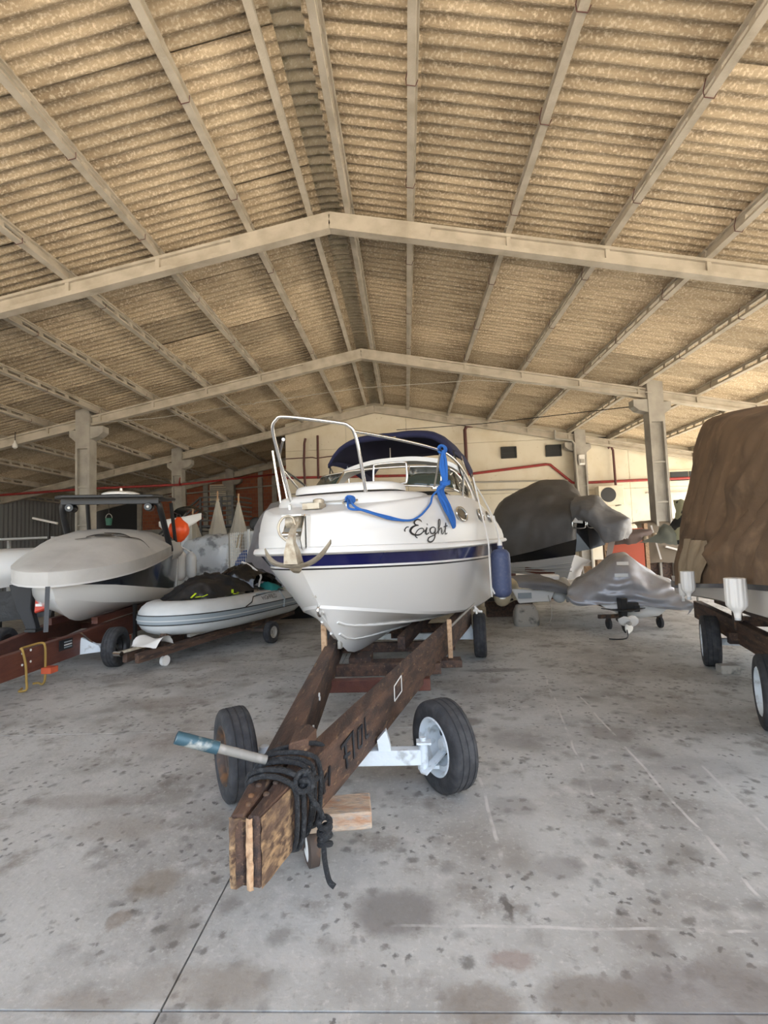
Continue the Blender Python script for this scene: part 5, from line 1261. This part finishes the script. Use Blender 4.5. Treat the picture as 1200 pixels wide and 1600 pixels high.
# far left jumble
wf = root('table', 'white framed table in the dark far left corner', 'table', (-12.6, 15.7, 0))
obj('top', G().box((0, 0, 2.12), (2.2, .8, .06)), M_PVC, wf, smooth=0)
for x in (-1.05, 1.05):
    for y in (-.35, .35): obj('leg', G().box((x, y, 1.05), (.08, .08, 2.1)), M_PVC, wf, smooth=0)
sp2 = root('spar', 'pale aluminium spar leaning in the dark far left corner', 'spar', (-11.3, 14.6, 0))
obj('tube', G().tube([(-.35, 0, 2.72), (.45, 0, 2.52)], .035, 8), M_WHITEP, sp2); obj('stand', G().box((.1, .1, 1.28), (.06, .06, 2.6)), M_BLACKP, sp2, smooth=0)
tb = root('bucket', 'green bucket hanging below the hard top of the grey covered runabout', 'bucket', (-5.42, 8.6, 2.05))
obj('body', G().lathe([(.045, 0), (.06, .13), (.057, .13), (.04, .02), (0, .02)], axis='Z', n=16), mat('green_plastic', (.015, .09, .055), .6), tb, smooth=50)
obj('handle', G().tube([(.06 * math.cos(a), 0, .13 + .08 * math.sin(a)) for a in [math.pi * i / 10 for i in range(11)]], .006, 5), M_GREYP, tb)
obj('cord', G().tube([(0, 0, .2), (0, 0, .40)], .005, 5), M_BLACKP, tb)

# ================================================================== RIGHT SIDE
# ---- charcoal covered boat on a timber cradle
O4 = Vector((3.2, 12.2, 0))
cbt = root('covered_boat', 'large boat under a glossy charcoal cover with its white stem showing', 'boat', O4)
def wl(p): return Vector(p) - O4
secs = []   # sections from the stern (left, far) to the bow overhang (right, near)
def sec(x, y, dd, zt, zh, zsft=.0):
    """front hem, front shoulder, top, back shoulder, back hem"""
    return [wl((x - .12 * dd, y - dd, zh)), wl((x - .10 * dd, y - dd * .98, lerp(zh, zt, .38))), wl((x - .06 * dd, y - dd * .86, lerp(zh, zt, .76))), wl((x, y - dd * .45, zt - .06)), wl((x, y + dd * .1, zt)), wl((x + .1, y + dd, lerp(zh, zt, .4))), wl((x + .1, y + dd, zh))]
ctrl = [[wl(q) for q in c] for c in (
    [(2.54, 12.90, 0.79), (2.38, 13.00, 1.40), (2.44, 13.10, 2.05), (2.82, 13.40, 2.58), (3.39, 14.00, 2.92), (3.68, 14.80, 3.02)],
    [(3.15, 12.40, 1.08), (3.14, 12.40, 1.57), (3.23, 12.50, 2.11), (3.49, 13.00, 2.65), (3.90, 13.80, 3.10), (4.23, 14.80, 3.23)],
    [(3.67, 12.00, 1.28), (3.67, 12.00, 1.67), (3.76, 12.10, 2.14), (4.07, 12.70, 2.60), (4.48, 13.50, 3.04), (4.85, 14.60, 3.18)],
    [(4.01, 11.80, 1.38), (4.03, 11.80, 1.68), (4.13, 11.90, 2.07), (4.42, 12.40, 2.36), (4.73, 13.10, 2.58), (5.09, 14.20, 2.67)],
    [(4.4, 12.3, 1.4), (4.5, 12.4, 1.7), (4.6, 12.6, 2.05), (4.9, 13.0, 2.25), (5.1, 13.7, 2.3), (5.3, 14.4, 2.3)])]
ctrl = [[c0 + Vector((.0, .9, 0)) for c0 in ctrl[0]]] + ctrl
cv = obj('cover', G().grid(drape(ctrl, 10, 9, .07, 2.0, 4)), M_DKC, cbt, smooth=60, label='charcoal cover with wrinkled side')
M_DKC2 = mat('grey_sheen_cover', (.15, .15, .155), .55, metal=.1, bump=(4, 1.0), stretch=(1, 1, 2.2))
ctrl = [[wl(q) for q in c] for c in (
    [(3.98, 11.75, 1.93), (3.97, 11.72, 2.04), (3.98, 11.75, 2.19), (4.06, 11.90, 2.35), (4.27, 12.30, 2.49), (4.63, 13.20, 2.58)],
    [(4.18, 11.50, 1.86), (4.09, 11.40, 2.00), (4.12, 11.45, 2.17), (4.25, 11.70, 2.33), (4.50, 12.20, 2.50), (4.83, 13.00, 2.58)],
    [(4.31, 11.20, 1.66), (4.25, 11.15, 1.85), (4.27, 11.20, 2.07), (4.42, 11.50, 2.28), (4.72, 12.00, 2.49), (5.07, 12.80, 2.54)],
    [(4.44, 11.00, 1.38), (4.46, 10.95, 1.59), (4.47, 11.00, 1.82), (4.61, 11.30, 2.06), (4.85, 11.80, 2.24), (5.18, 12.60, 2.28)],
    [(4.77, 10.90, 1.42), (4.83, 10.90, 1.60), (4.90, 10.95, 1.86), (4.99, 11.20, 1.95), (5.10, 11.70, 2.04), (5.40, 12.50, 2.07)],
    [(5.1, 11.4, 1.45), (5.2, 11.4, 1.6), (5.25, 11.5, 1.8), (5.3, 11.7, 1.9), (5.35, 12.0, 1.95), (5.5, 12.6, 1.95)])]
obj('bow_cover', G().grid(drape(ctrl, 9, 9, .05, 3.6, 8)), M_DKC2, cbt, smooth=60, label='crumpled grey bow end of the cover')
stem_t, stem_b = Vector((3.89, 11.4, 1.11)), Vector((3.75, 11.6, .53))
rows = [[wl((2.49, 12.75, .90)), wl((3.14, 12.1, .98)), wl((3.6, 11.65, 1.06)), wl(stem_t)], [wl((2.52, 12.8, .77)), wl((3.14, 12.2, .80)), wl((3.6, 11.8, .79)), wl(stem_t.lerp(stem_b, .5))], [wl((2.56, 12.9, .64)), wl((3.1, 12.4, .60)), wl((3.5, 12.0, .53)), wl(stem_b)]]
obj('hull', G().grid(surf(rows, 6, 6)), mat('greyed_gelcoat', (.55, .55, .54), .35), cbt, smooth=60)
rows = [[wl(stem_t), wl((4.2, 11.7, 1.0)), wl((4.5, 12.0, .92))], [wl(stem_t.lerp(stem_b, .5)), wl((4.1, 11.9, .75)), wl((4.4, 12.3, .75))], [wl(stem_b), wl((4.1, 12.0, .5)), wl((4.4, 12.6, .5))]]
obj('hull_side', G().grid(surf(rows, 6, 6)), bpy.data.materials['greyed_gelcoat'], cbt, smooth=60)
obj('hull_band', G().grid([[tuple(wl(p)) for p in ((2.45, 12.70, 1.02), (3.12, 12.06, 1.2), (3.6, 11.62, 1.36), (3.95, 11.38, 1.46))], [tuple(wl(p)) for p in ((2.48, 12.72, .89), (3.12, 12.08, .97), (3.6, 11.63, 1.05), (3.90, 11.39, 1.10))]]), M_BLACKG, cbt, smooth=60, label='dark upper hull band')
obj('cabin_side', G().grid([[tuple(wl(p)) for p in ((3.9, 12.0, 2.0), (4.4, 11.95, 2.05), (4.85, 11.9, 1.9))], [tuple(wl(p)) for p in ((3.7, 12.0, 1.1), (4.4, 11.8, 1.2), (4.8, 11.9, 1.3))]]), M_BLACKG, cbt, smooth=0)
obj('cabin_window', G().extrude([wl((3.96, 11.62, 1.86)), wl((4.04, 11.62, 1.98)), wl((4.20, 11.62, 1.97)), wl((4.20, 11.62, 1.83))], (0, .03, 0)), M_WHITEP, cbt, smooth=0)
for x0, x1 in ((3.92, 4.22), (4.26, 4.48)):
    pts = [(x0, 11.5, 1.86), (x0, 11.5, 1.76), (x0 + .05, 11.5, 1.72), (x1 - .05, 11.5, 1.72), (x1, 11.5, 1.78), (x1, 11.5, 1.86)]
    obj('grab_rail', G().tube(crom([wl(p) for p in pts], 3), .016, 6), M_INOX, cbt)
for i in range(3): obj('spray_strake', G().tube([wl((2.7, 12.56, .80 - .04 * i)), wl((3.3, 12.05, .82 - .06 * i)), wl((3.83, 11.47, .92 - .10 * i))], .012, 5), bpy.data.materials['greyed_gelcoat'], cbt)
cra = root('cradle', 'stacked timber cradle and props under the charcoal covered boat', 'cradle', O4)
for a, b_, w_ in (((3.0, 12.4, .75), (3.55, 11.9, .62), .12), ((4.1, 11.45, .40), (5.2, 11.9, 1.0), .07), ((2.75, 12.9, .0), (2.75, 12.9, .8), .16), ((4.6, 11.8, 0), (4.6, 11.8, .95), .16), ((4.85, 11.85, 0), (4.85, 11.85, 1.15), .10), ((4.35, 11.9, 0), (4.35, 11.9, .8), .14), ((5.0, 12.1, .9), (4.35, 11.5, .75), .06), ((3.6, 12.3, 0), (3.6, 12.3, .5), .2)):
    obj('timber', G().bar(wl(a), wl(b_), w_, w_), M_WOODL if a[0] > 4 else M_WOODR, cra, smooth=0)
obj('board', G().extrude([wl((4.60, 11.4, 1.05)), wl((4.72, 11.4, 1.02)), wl((4.98, 11.4, 1.9)), wl((4.84, 11.4, 1.9)), wl((4.70, 11.4, 1.5))], (.02, .05, 0)), mat('grey_brown_board', (.23, .19, .165), .7), cra, smooth=0)
orp = root('panel', 'orange red panel standing behind the charcoal covered boat', 'panel', (5.75, 13.0, 0))
obj('sheet', G().box((0, 0, 1.05), (.95, .06, 1.25)), mat('orange_red_sheet', (.48, .075, .025), .55), orp, smooth=0)
for x in (-.5, .55): obj('post', G().box((x, .02, .9), (.09, .12, 1.8)), M_WOODL, orp, smooth=0)
sf = root('fabric_roll', 'brown sagging fabric bundle over the orange red panel', 'fabric', (5.55, 12.4, 1.5))
obj('cloth', G().grid(drape([[(-.5, -.1, -.18), (0, -.25, -.22), (.55, -.1, .02)], [(-.45, -.1, .02), (0, -.25, .02), (.55, -.1, .12)], [(-.4, .15, .15), (0, .1, .15), (.5, .2, .15)]], 6, 6, .04, 5)), mat('brown_fabric', (.14, .10, .085), .8), sf, smooth=60)
for x, z in ((.30, -.12), (.52, -.05)):
    f_ = obj('float', G().lathe([(0, -.1), (.05, -.08), (.07, 0), (.05, .08), (0, .1)], (x, -.3, z), 'Z', 12), M_PATCH, sf, smooth=60)
bc = root('covered_stack', 'brown cloth covered stack between the orange red panel and the column', 'stack', (7.3, 14.4, 0))
obj('cloth', G().grid(drape([[(-.75, -.4, .7), (-.4, -.5, .7), (.4, -.5, .7), (.9, -.4, .7)], [(-.75, -.4, 1.4), (-.4, -.5, 1.4), (.4, -.5, 1.4), (.9, -.4, 1.4)], [(-.72, -.3, 1.78), (-.4, -.35, 1.82), (.4, -.3, 1.88), (.85, -.3, 1.86)], [(-.6, .3, 1.85), (-.4, .3, 1.9), (.4, .3, 1.94), (.8, .3, 1.94)]], 6, 6, .03, 4)), mat('taupe_cloth', (.19, .155, .115), .9), bc, smooth=60)
obj('batten', G().bar((-.25, -.62, .8), (-.42, -.55, 1.75), .05, .04), M_WHITEP, bc, smooth=0)
obj('frame', G().box((0, 0, .35), (1.4, .7, .7)), M_WOODD, bc, smooth=0)
obj('rail', G().bar((-.1, -.6, 1.15), (.8, -.65, .86), .08, .05), M_WHITEP, bc, smooth=0)

# ---- small grey dinghy and concrete block
O5 = Vector((2.1, 9.4, 0))
gd = root('small_dinghy', 'small dinghy with pale tube ends and a grey sheet behind the navy fender', 'boat', O5)
for s, x0 in ((-1, 1.75), (1, 2.78)):
    pts = [(x0, 8.95, .45), (x0, 9.1, .47), (x0 + .26, 9.6, .50), (x0 + .55, 10.6, .54)]
    r0 = .165 if s < 0 else .13
    obj('tube', G().tube(crom([Vector(p) - O5 for p in pts], 4), lambda t, r0=r0: r0 * min(1, .55 + t * 4), 14), M_PVC if s > 0 else mat('yellowed_pvc', (.55, .48, .33), .5), gd, smooth=60)
    obj('strake', G().tube(crom([Vector((p[0] + (s * .0), p[1] - .02, p[2])) - O5 for p in pts], 4), lambda t, r0=r0: r0 * min(1.03, .6 + t * 4), 14).xf(Matrix.Translation((0, 0, .0))) if False else G().tube([(x0 - 2.1 + r0 * 1.02 * math.cos(a), -.36, .46 - .03 + .02 * math.sin(a)) for a in [math.pi + math.pi * i / 12 for i in range(13)]], .02, 5), M_INK, gd)
obj('transom', G().extrude([Vector(p) - O5 for p in ((1.88, 8.9, .62), (2.0, 8.9, .36), (2.55, 8.9, .38), (2.66, 8.9, .58))], (0, .06, 0)), M_GELD, gd, smooth=0, bevel=.01)
obj('sheet', G().grid(drape([[Vector(p) - O5 for p in q] for q in (((2.0, 8.82, .66), (2.3, 8.8, .60), (2.6, 8.8, .56), (2.92, 8.8, .48)), ((1.95, 8.9, .78), (2.3, 8.85, .76), (2.6, 8.85, .74), (2.9, 8.9, .64)), ((1.95, 9.6, .80), (2.3, 9.6, .82), (2.6, 9.6, .82), (2.9, 9.6, .70)))], 6, 6, .035, 6, 2)), M_DKC2, gd, smooth=60)
obj('locker', G().box((.62, .1, .76), (.35, .3, .12)), M_WHITEP, gd, smooth=0, bevel=.03)
obj('chock', G().box((-.1, .4, .15), (.9, .12, .3)), M_WOODD, gd, smooth=0)
obj('plate', G().box((.0, -.52, .50), (.24, .01, .10)), M_GREYS, gd, smooth=0)
bw_ = root('tarpaulin', 'blue crumpled tarpaulin behind the navy fender', 'tarpaulin', (1.92, 10.9, .6))
obj('sheet', G().grid(drape([[(-.2, 0, 0), (.1, -.1, 0), (.38, 0, 0)], [(-.2, 0, .3), (.1, -.1, .36), (.36, 0, .26)], [(-.2, .4, .3), (.1, .4, .36), (.3, .4, .26)]], 6, 6, .03, 6)), mat('blue_tarp', (.02, .05, .22), .5), bw_, smooth=60)
obj('crate', G().box((.08, .2, -.3), (.5, .4, .6)), M_BLACKP, bw_, smooth=0)
blk = root('concrete_block', 'rough grey concrete block standing before the small dinghy', 'block', (2.06, 8.72, 0))
g = G(); rows = []
for z, k in ((0, .9), (.03, .98), (.12, 1.0), (.25, .92), (.345, .76), (.36, .68)):
    rows.append([((.215 * k) * math.copysign(abs(math.cos(a)) ** .45, math.cos(a)) + .012 * noise.noise((a * 2, z * 9, 1)), (.16 * k) * math.copysign(abs(math.sin(a)) ** .45, math.sin(a)), z) for a in [2 * math.pi * i / 24 for i in range(24)]])
rows.append([(p[0] * .5, p[1] * .5, .362) for p in rows[-1]]); rows.append([(0, 0, .362)] * 24)
obj('block', g.grid(rows, close_v=True), M_CONB, blk, smooth=50)
obj('lifting_wire', G().tube(crom([(.30, .0, .02), (.42, .02, .05), (.46, .02, .25), (.44, .1, .5)], 4), .008, 5), M_GREYP, blk)

# ---- silver covered dinghy seen from the stern, outboard leg and propeller
sv = root('covered_dinghy', 'dinghy under a shiny silver cover with its stern facing the hall', 'boat', (3.40, 7.9, 0), R(-21))
def ssec(y, hw, zt, zh, zmid, pk):
    return [(-hw * .98, y, zh), (-hw, y - .02, zh + .10), (-hw * .86, y, lerp(zh, zt, .40)), (-hw * .5, y, lerp(zh, zt, .62)), (-.14, y - pk, zt - .05), (0.02, y - pk, zt), (.16, y - pk * .8, zt - .03), (hw * .5, y, lerp(zh, zt, .66)), (hw * .86, y, lerp(zh, zt, .42)), (hw, y - .02, zh + .10), (hw * .98, y, zh)]
first = [(-.72, .02, .40), (-.78, -.03, .46), (-.66, -.05, .40), (-.40, -.07, .42), (-.10, -.09, .45), (.02, -.10, .46), (.14, -.09, .44), (.42, -.07, .40), (.74, -.05, .36), (.92, -.03, .36), (.86, .02, .28)]
ctrl = [first, [(x * 1.05, y - .02, z + (.30 if i in (4, 5, 6) else .17 if 2 < i < 8 else .10)) for i, (x, y, z) in enumerate(first)], ssec(.12, .84, .98, .42, .8, .16), ssec(.34, .85, 1.16, .42, .8, .14), ssec(.7, .85, 1.20, .40, .8, .1), ssec(1.6, .80, 1.18, .42, .8, 0), ssec(2.6, .6, 1.05, .5, .8, 0), ssec(3.2, .2, .85, .55, .8, 0)]
S = surf(ctrl, 9, 8)
out = []
for i, r_ in enumerate(S):
    row = []
    for k, p in enumerate(r_):
        low = max(0, min(1, (1.0 - p.z) / .4))
        q = math.sin(34 * p.z + 5 * noise.noise(p * 2.2) + p.x * 3) * .022 * low + .035 * noise.noise(p * 3.3) + .012 * noise.noise(p * 9)
        row.append(p + Vector((p.x * .3, -1 if i < 18 else 0, .3)).normalized() * q)
    out.append(row)
scv = obj('cover', G().grid(out), M_SLVC, sv, smooth=60, label='shiny silver cover')
obj('label_patch', G().box((0, 0, 0), (.17, .004, .06)).xf(Matrix.Translation((.03, -.075, 1.08)) @ Matrix.Rotation(-.5, 4, 'X')), M_WHITEP, scv, smooth=0)
obj('reinforcing_patch', G().box((0, 0, 0), (.19, .004, .05)).xf(Matrix.Translation((.0, -.115, .90)) @ Matrix.Rotation(-.15, 4, 'X')), M_PVC, scv, smooth=0)
ht = [(-.46, .02, .50), (-.1, -.02, .54), (.25, -.02, .52), (.66, .02, .42)]; hb = [(-.18, .04, .33), (.0, .0, .25), (.2, .0, .22), (.46, .04, .25)]
obj('hull', G().grid(surf([[Vector(p) for p in ht], [Vector(p) for p in hb], [Vector(p) + Vector((0, 1.2, .02)) for p in hb]], 5, 5)), M_GELD, sv, smooth=50)
ob = root('outboard_motor', 'black outboard leg with white three bladed propeller under the silver cover', 'outboard motor', (3.30, 7.62, 0))
obj('leg', G().extrude([(-.05, 0, .56), (.06, 0, .56), (.045, 0, .30), (.03, 0, .22), (-.03, 0, .22), (-.04, 0, .30)], (0, .16, 0)), M_BLACKP, ob, smooth=0, bevel=.012)
obj('bracket', G().box((.12, .06, .44), (.20, .12, .10)).box((.19, .04, .40), (.08, .1, .10)), M_BLACKP, ob, smooth=0, bevel=.01)
obj('cavitation_plate', G().extrude([(-.36, -.02, .415), (-.1, -.06, .37), (.05, -.08, .36), (.30, -.02, .40), (.1, .14, .36), (-.15, .14, .37)], (0, 0, .014)), M_BLACKP, ob, smooth=0)
obj('gearcase', G().lathe([(0, -.14), (.03, -.13), (.048, -.05), (.05, .1), (.03, .22), (0, .25)], (0, .06, .20), 'Y', 14), M_BLACKP, ob, smooth=50)
obj('skeg', G().extrude([(-.008, .02, .16), (-.008, .02, .03), (-.008, .10, .06), (-.008, .16, .16)], (.016, 0, 0)), M_BLACKP, ob, smooth=0)
pr = obj('propeller', G().lathe([(0, -.07), (.025, -.06), (.035, 0), (.035, .05), (0, .05)], (0, -.10, .20), 'Y', 14), M_GREYP, ob, smooth=50)
for k in range(3):
    a0 = -math.pi / 2 + 2 * math.pi * k / 3
    rows = []
    for i in range(7):
        t = i / 6; rr_ = lerp(.03, .155, t); wd = .085 * math.sin(math.pi * min(1, .18 + t * .75)) ** .7
        if i == 6: wd = .012
        row = []
        for q in (-1, -.5, 0, .5, 1):
            a = a0 + q * wd / max(rr_, .05); row.append((rr_ * math.cos(a), -.10 + q * .03, .20 + rr_ * math.sin(a)))
        rows.append(row)
    obj('blade', G().grid(rows), M_WHITEP, pr, smooth=60, solid=.006)
lt = root('launching_trolley', 'low dark trolley with small wheels under the silver covered dinghy', 'trolley', (3.62, 8.2, 0))
obj('frame', G().box((0, 0, .20), (1.0, .06, .06)).box((.1, .9, .20), (.06, 1.8, .06)), M_RUSTD, lt, smooth=0)
for x in (-.36, .46):
    wq = obj('wheel', G().lathe([(0, -.025), (.07, -.03), (.09, -.02), (.09, .02), (.07, .03), (0, .025)], n=18), M_RUB, lt, loc=(x, -.05, .09), smooth=40)
    obj('fork', G().box((0, 0, .08), (.07, .03, .1)), M_RUSTD, wq, smooth=0)
obj('pad', G().box((.20, -.08, .26), (.12, .06, .07)), M_PVC, lt, smooth=0)
cbl = root('cable', 'black cable end lying on the floor under the silver covered dinghy', 'cable', (3.15, 7.35, 0))
obj('strand', G().tube(crom([(-.22, .0, .012), (-.08, -.05, .012), (.05, .0, .03), (.12, .18, .12), (.14, .3, .25)], 5), .009, 6), M_BLACKP, cbl)

# ---- brown tarpaulined boat at the right edge
BR = R(20)
bb = root('covered_boat', 'tall boat under a folded brown tarpaulin at the right edge', 'boat', (3.7, 3.6, 0), -BR)
def hem_z(u): return interp([(-1.6, 1.24), (0, 1.12), (1.5, .98), (3.2, .80)], u)
us = [-1.5, -.8, 0, .8, 1.6, 2.4, 3.0]
ctrl = []
for u in us:
    zt = interp([(-1.5, 2.15), (-.8, 2.40), (.0, 2.52), (.8, 2.62), (2.4, 2.96), (3, 3.06)], u)
    h = hem_z(u); sw = 1.16
    vs_ = [(-sw, h), (-sw + .02, h + .25), (-sw + .17, lerp(h, zt, .40)), (-.86, lerp(h, zt, .70)), (-.70, zt - .10), (-.45, zt + .02), (0, zt + .06), (.42, zt + .02), (.8, lerp(h, zt, .7)), (sw, h)]
    ctrl.append([Vector((v, u, z)) for v, z in vs_])
end = [(-.62, 2.9), (-.64, 2.95)]
for uu, k, dzz in ((3.12, .93, -.05), (3.22, .93, -.40), (3.30, .95, -1.0)):
    row = []
    for v, z in vs_: row.append(Vector((v * k, uu - .1 * (1 - abs(v) / 1.16), max(hem_z(3) - .05, min(z, 2.98 + dzz)))))
    ctrl.append(row)
ctrl.append([Vector((p.x * 1.0, 3.34, hem_z(3.2) - .06)) for p in ctrl[-1]])
c0 = ctrl[0]
ctrl = [[Vector((p.x * .97, -1.62, hem_z(-1.5) - .02)) for p in c0], [Vector((p.x * .98, -1.62, lerp(hem_z(-1.5), p.z, .6))) for p in c0]] + ctrl
S = surf(ctrl, 9, 9)
out = []
for i, r_ in enumerate(S):
    row = []
    for k, p in enumerate(r_):
        # folds fall from the top edge: swags on the near part, straight pleats aft
        s_ = p.y * 1.0 + .25 * noise.noise(p * 1.3)
        dn = max(0, min(1, (2.75 - p.z) / 1.2))
        sw_ = (1 - 2 * abs(math.sin(8.5 * math.hypot(p.y - .75, (p.z - 2.35) * .7) + 1.2 * noise.noise(p * 1.5)))) * .055 * max(0, min(1, (1.7 - p.y) / .6)) * dn
        pl2 = (math.sin(16 * s_ + 2.5 * (p.z)) * .040 + math.sin(29 * s_ + p.z) * .009) * max(0, min(1, (p.y - .6) / .7)) * dn
        q = (sw_ + pl2 + .03 * noise.noise(p * 2.1) + .010 * noise.noise(p * 6)) * max(.12, min(1, (p.z - hem_z(p.y)) / .3))
        row.append(p + Vector((-1 if p.x < -.3 else 0, .3 if i > 76 else 0, .4 if abs(p.x) < .6 else 0)) * q)
    out.append(row)
bt = obj('tarpaulin', G().grid(out), M_BRT, bb, smooth=70, label='folded brown tarpaulin')
# pale patch sewn on its lower side
def tarp_pt(u, t):
    i = min(range(len(out)), key=lambda i: abs(out[i][9].y - u)); f_ = t * 18; k = int(f_); fr_ = f_ - k
    p = out[i][k].lerp(out[i][min(k + 1, 80)], fr_); return p
rows = []
for a in range(15):
    u = lerp(1.2, 2.45, a / 14); rows.append([tuple(tarp_pt(u, t) + Vector((-.03, 0, 0))) for t in (.02, .2, .38, .52, .64, .74 + .06 * a / 14)])
obj('patch', G().grid(rows), M_PATCH, bt, smooth=70, label='pale tan canvas patch')
gt_ = lambda u: (-1.13, u, hem_z(u) + .12)
hl1 = [gt_(u) for u in us + [3.4]]
hl2 = [(-1.10, u, hem_z(u) - .02 - interp([(-1.5, .22), (0, .20), (1, .12), (3.4, .10)], u)) for u in us + [3.4]]
hl3 = [(0, u, .52) for u in us + [3.4]]
hb_ = G().grid(mids(hl1, hl2, 2)).grid(mids(hl2, hl3, 4, 0))
hb_.grid([[(-p[0], p[1], p[2]) for p in hl1], [(-p[0], p[1], p[2]) for p in hl2]]).grid([[(-p[0], p[1], p[2]) for p in hl2], hl3])
hb_.add([hl1[-1], hl2[-1], hl3[-1], (1.10, 3.4, hl2[-1][2]), (1.13, 3.4, hl1[-1][2])], [(0, 1, 2, 3, 4)])
obj('hull', hb_, mat('dull_white_hull', (.56, .53, .49), .45), bb, smooth=35)
obj('rub_strip', G().grid([[(p[0] - .012, p[1], hem_z(p[1]) + .05) for p in hl1], [(p[0] - .012, p[1], hem_z(p[1]) - .04) for p in hl1]]), M_BLACKG, bb, smooth=0)
for i, (x, y, zb_, sc_, lab) in enumerate(((2.36, 3.62, .95, 1.0, 'ribbed white fender below the brown tarpaulin, nearest the right edge'), (2.73, 4.87, .935, .9, 'ribbed white fender below the tan patch of the brown tarpaulin'), (3.16, 5.75, .80, .6, 'small white fender tip below the rear corner of the brown tarpaulin'))):
    f_ = root('fender', lab, 'fender', (x, y, zb_))
    pr_ = [(0, -.02), (.022, -.02), (.025, .02), (.045, .035), (.062, .06)]
    rows = []
    for z, rr_ in ((-.035, .02), (.0, .024), (.012, .03), (.03, .05), (.055, .064), (.09, .066), (.19, .066), (.25, .065), (.255, .02)):
        rows.append([(sc_ * rr_ * (1 + (.05 * math.cos(12 * a) if 0.05 < z < .252 else 0)) * math.cos(a), sc_ * rr_ * (1 + (.05 * math.cos(12 * a) if 0.05 < z < .252 else 0)) * math.sin(a), sc_ * z) for a in [2 * math.pi * k / 48 for k in range(48)]])
    obj('body', G().grid(rows, close_v=True), M_WHITEP, f_, smooth=70)
    obj('end_cap', G().lathe([(.02, -.05), (.02, -.02), (0, -.02)], n=10, axis='Z'), M_PVC, f_)
# its trailer
t4 = root('boat_trailer', 'dark timber trailer under the brown tarpaulined boat', 'trailer', (3.7, 3.6, 0), -BR)
for s in (-1, 1): obj('beam', G().bar((s * .62, -.6, .42), (s * .80, 3.6, .42), .10, .24), M_WOODD, t4, smooth=0, bevel=.006)
for u in (.6, 1.8, 3.0): obj('cross_member', G().box((0, u, .36), (1.7, .1, .12)), M_WOODD, t4, smooth=0)
for s in (-1, 1):
    obj('bunk', G().bar((s * .75, .6, .78), (s * .75, 2.6, .70), .09, .12), M_WOODD, t4, smooth=0)
    obj('post', G().box((s * .75, 1.8, .60), (.08, .08, .3)), M_RUSTD, t4, smooth=0)
    wheel(t4, s * .985, 1.98, .285, .18, .175, M_GALV, face=s, rz=-R(7), label='rear tyre on a pale rim' if s < 0 else None)
    wheel(t4, s * .985, .00, .285, .18, .175, M_GALV, face=s, rz=-R(7))
obj('axle', G().box((0, 1.98, .28), (1.8, .07, .07)), M_GALV, t4, smooth=0); obj('axle', G().box((0, 0, .28), (1.8, .07, .07)), M_GALV, t4, smooth=0)
ck = root('concrete_block', 'small pale block chocking the tyre at the right edge', 'block', (3.44, 5.50, 0), R(-4))
obj('block', G().box((0, 0, .045), (.20, .12, .09)), M_CONB, ck, smooth=0, bevel=.008)
cm = root('camouflage_cloth', 'black and khaki camouflage cloth hanging between column and brown tarpaulin', 'cloth', (5.05, 8.9, 0))
S = drape([[(-.35, 0, 1.42), (-.1, -.08, 1.30), (.2, 0, 1.28), (.45, .05, 1.35)], [(-.32, 0, 1.62), (-.1, -.1, 1.6), (.2, 0, 1.6), (.5, .05, 1.6)], [(-.18, .05, 1.85), (-.05, -.05, 1.85), (.2, .05, 1.8), (.5, .1, 1.8)], [(-.12, .15, 2.12), (.0, .05, 2.12), (.25, .15, 2.02), (.55, .2, 2.0)]], 7, 7, .06, 4, 3)
obj('cloth', G().grid(S), M_CAMO, cm, smooth=60, solid=.008)
obj('ragged_net', G().grid(drape([[(-.9, -.1, 1.38), (-.5, -.15, 1.34), (-.25, -.1, 1.30)], [(-.6, -.1, 1.52), (-.45, -.12, 1.55), (-.25, -.1, 1.52)], [(-.5, 0, 1.66), (-.4, 0, 1.68), (-.25, 0, 1.66)]], 6, 6, .05, 6)), mat('grey_green_net', (.12, .125, .10), .9), cm, smooth=60)
obj('hanging_pole', G().tube([(.2, .2, 0), (.2, .2, 2.05)], .02, 6), M_GREYP, cm)
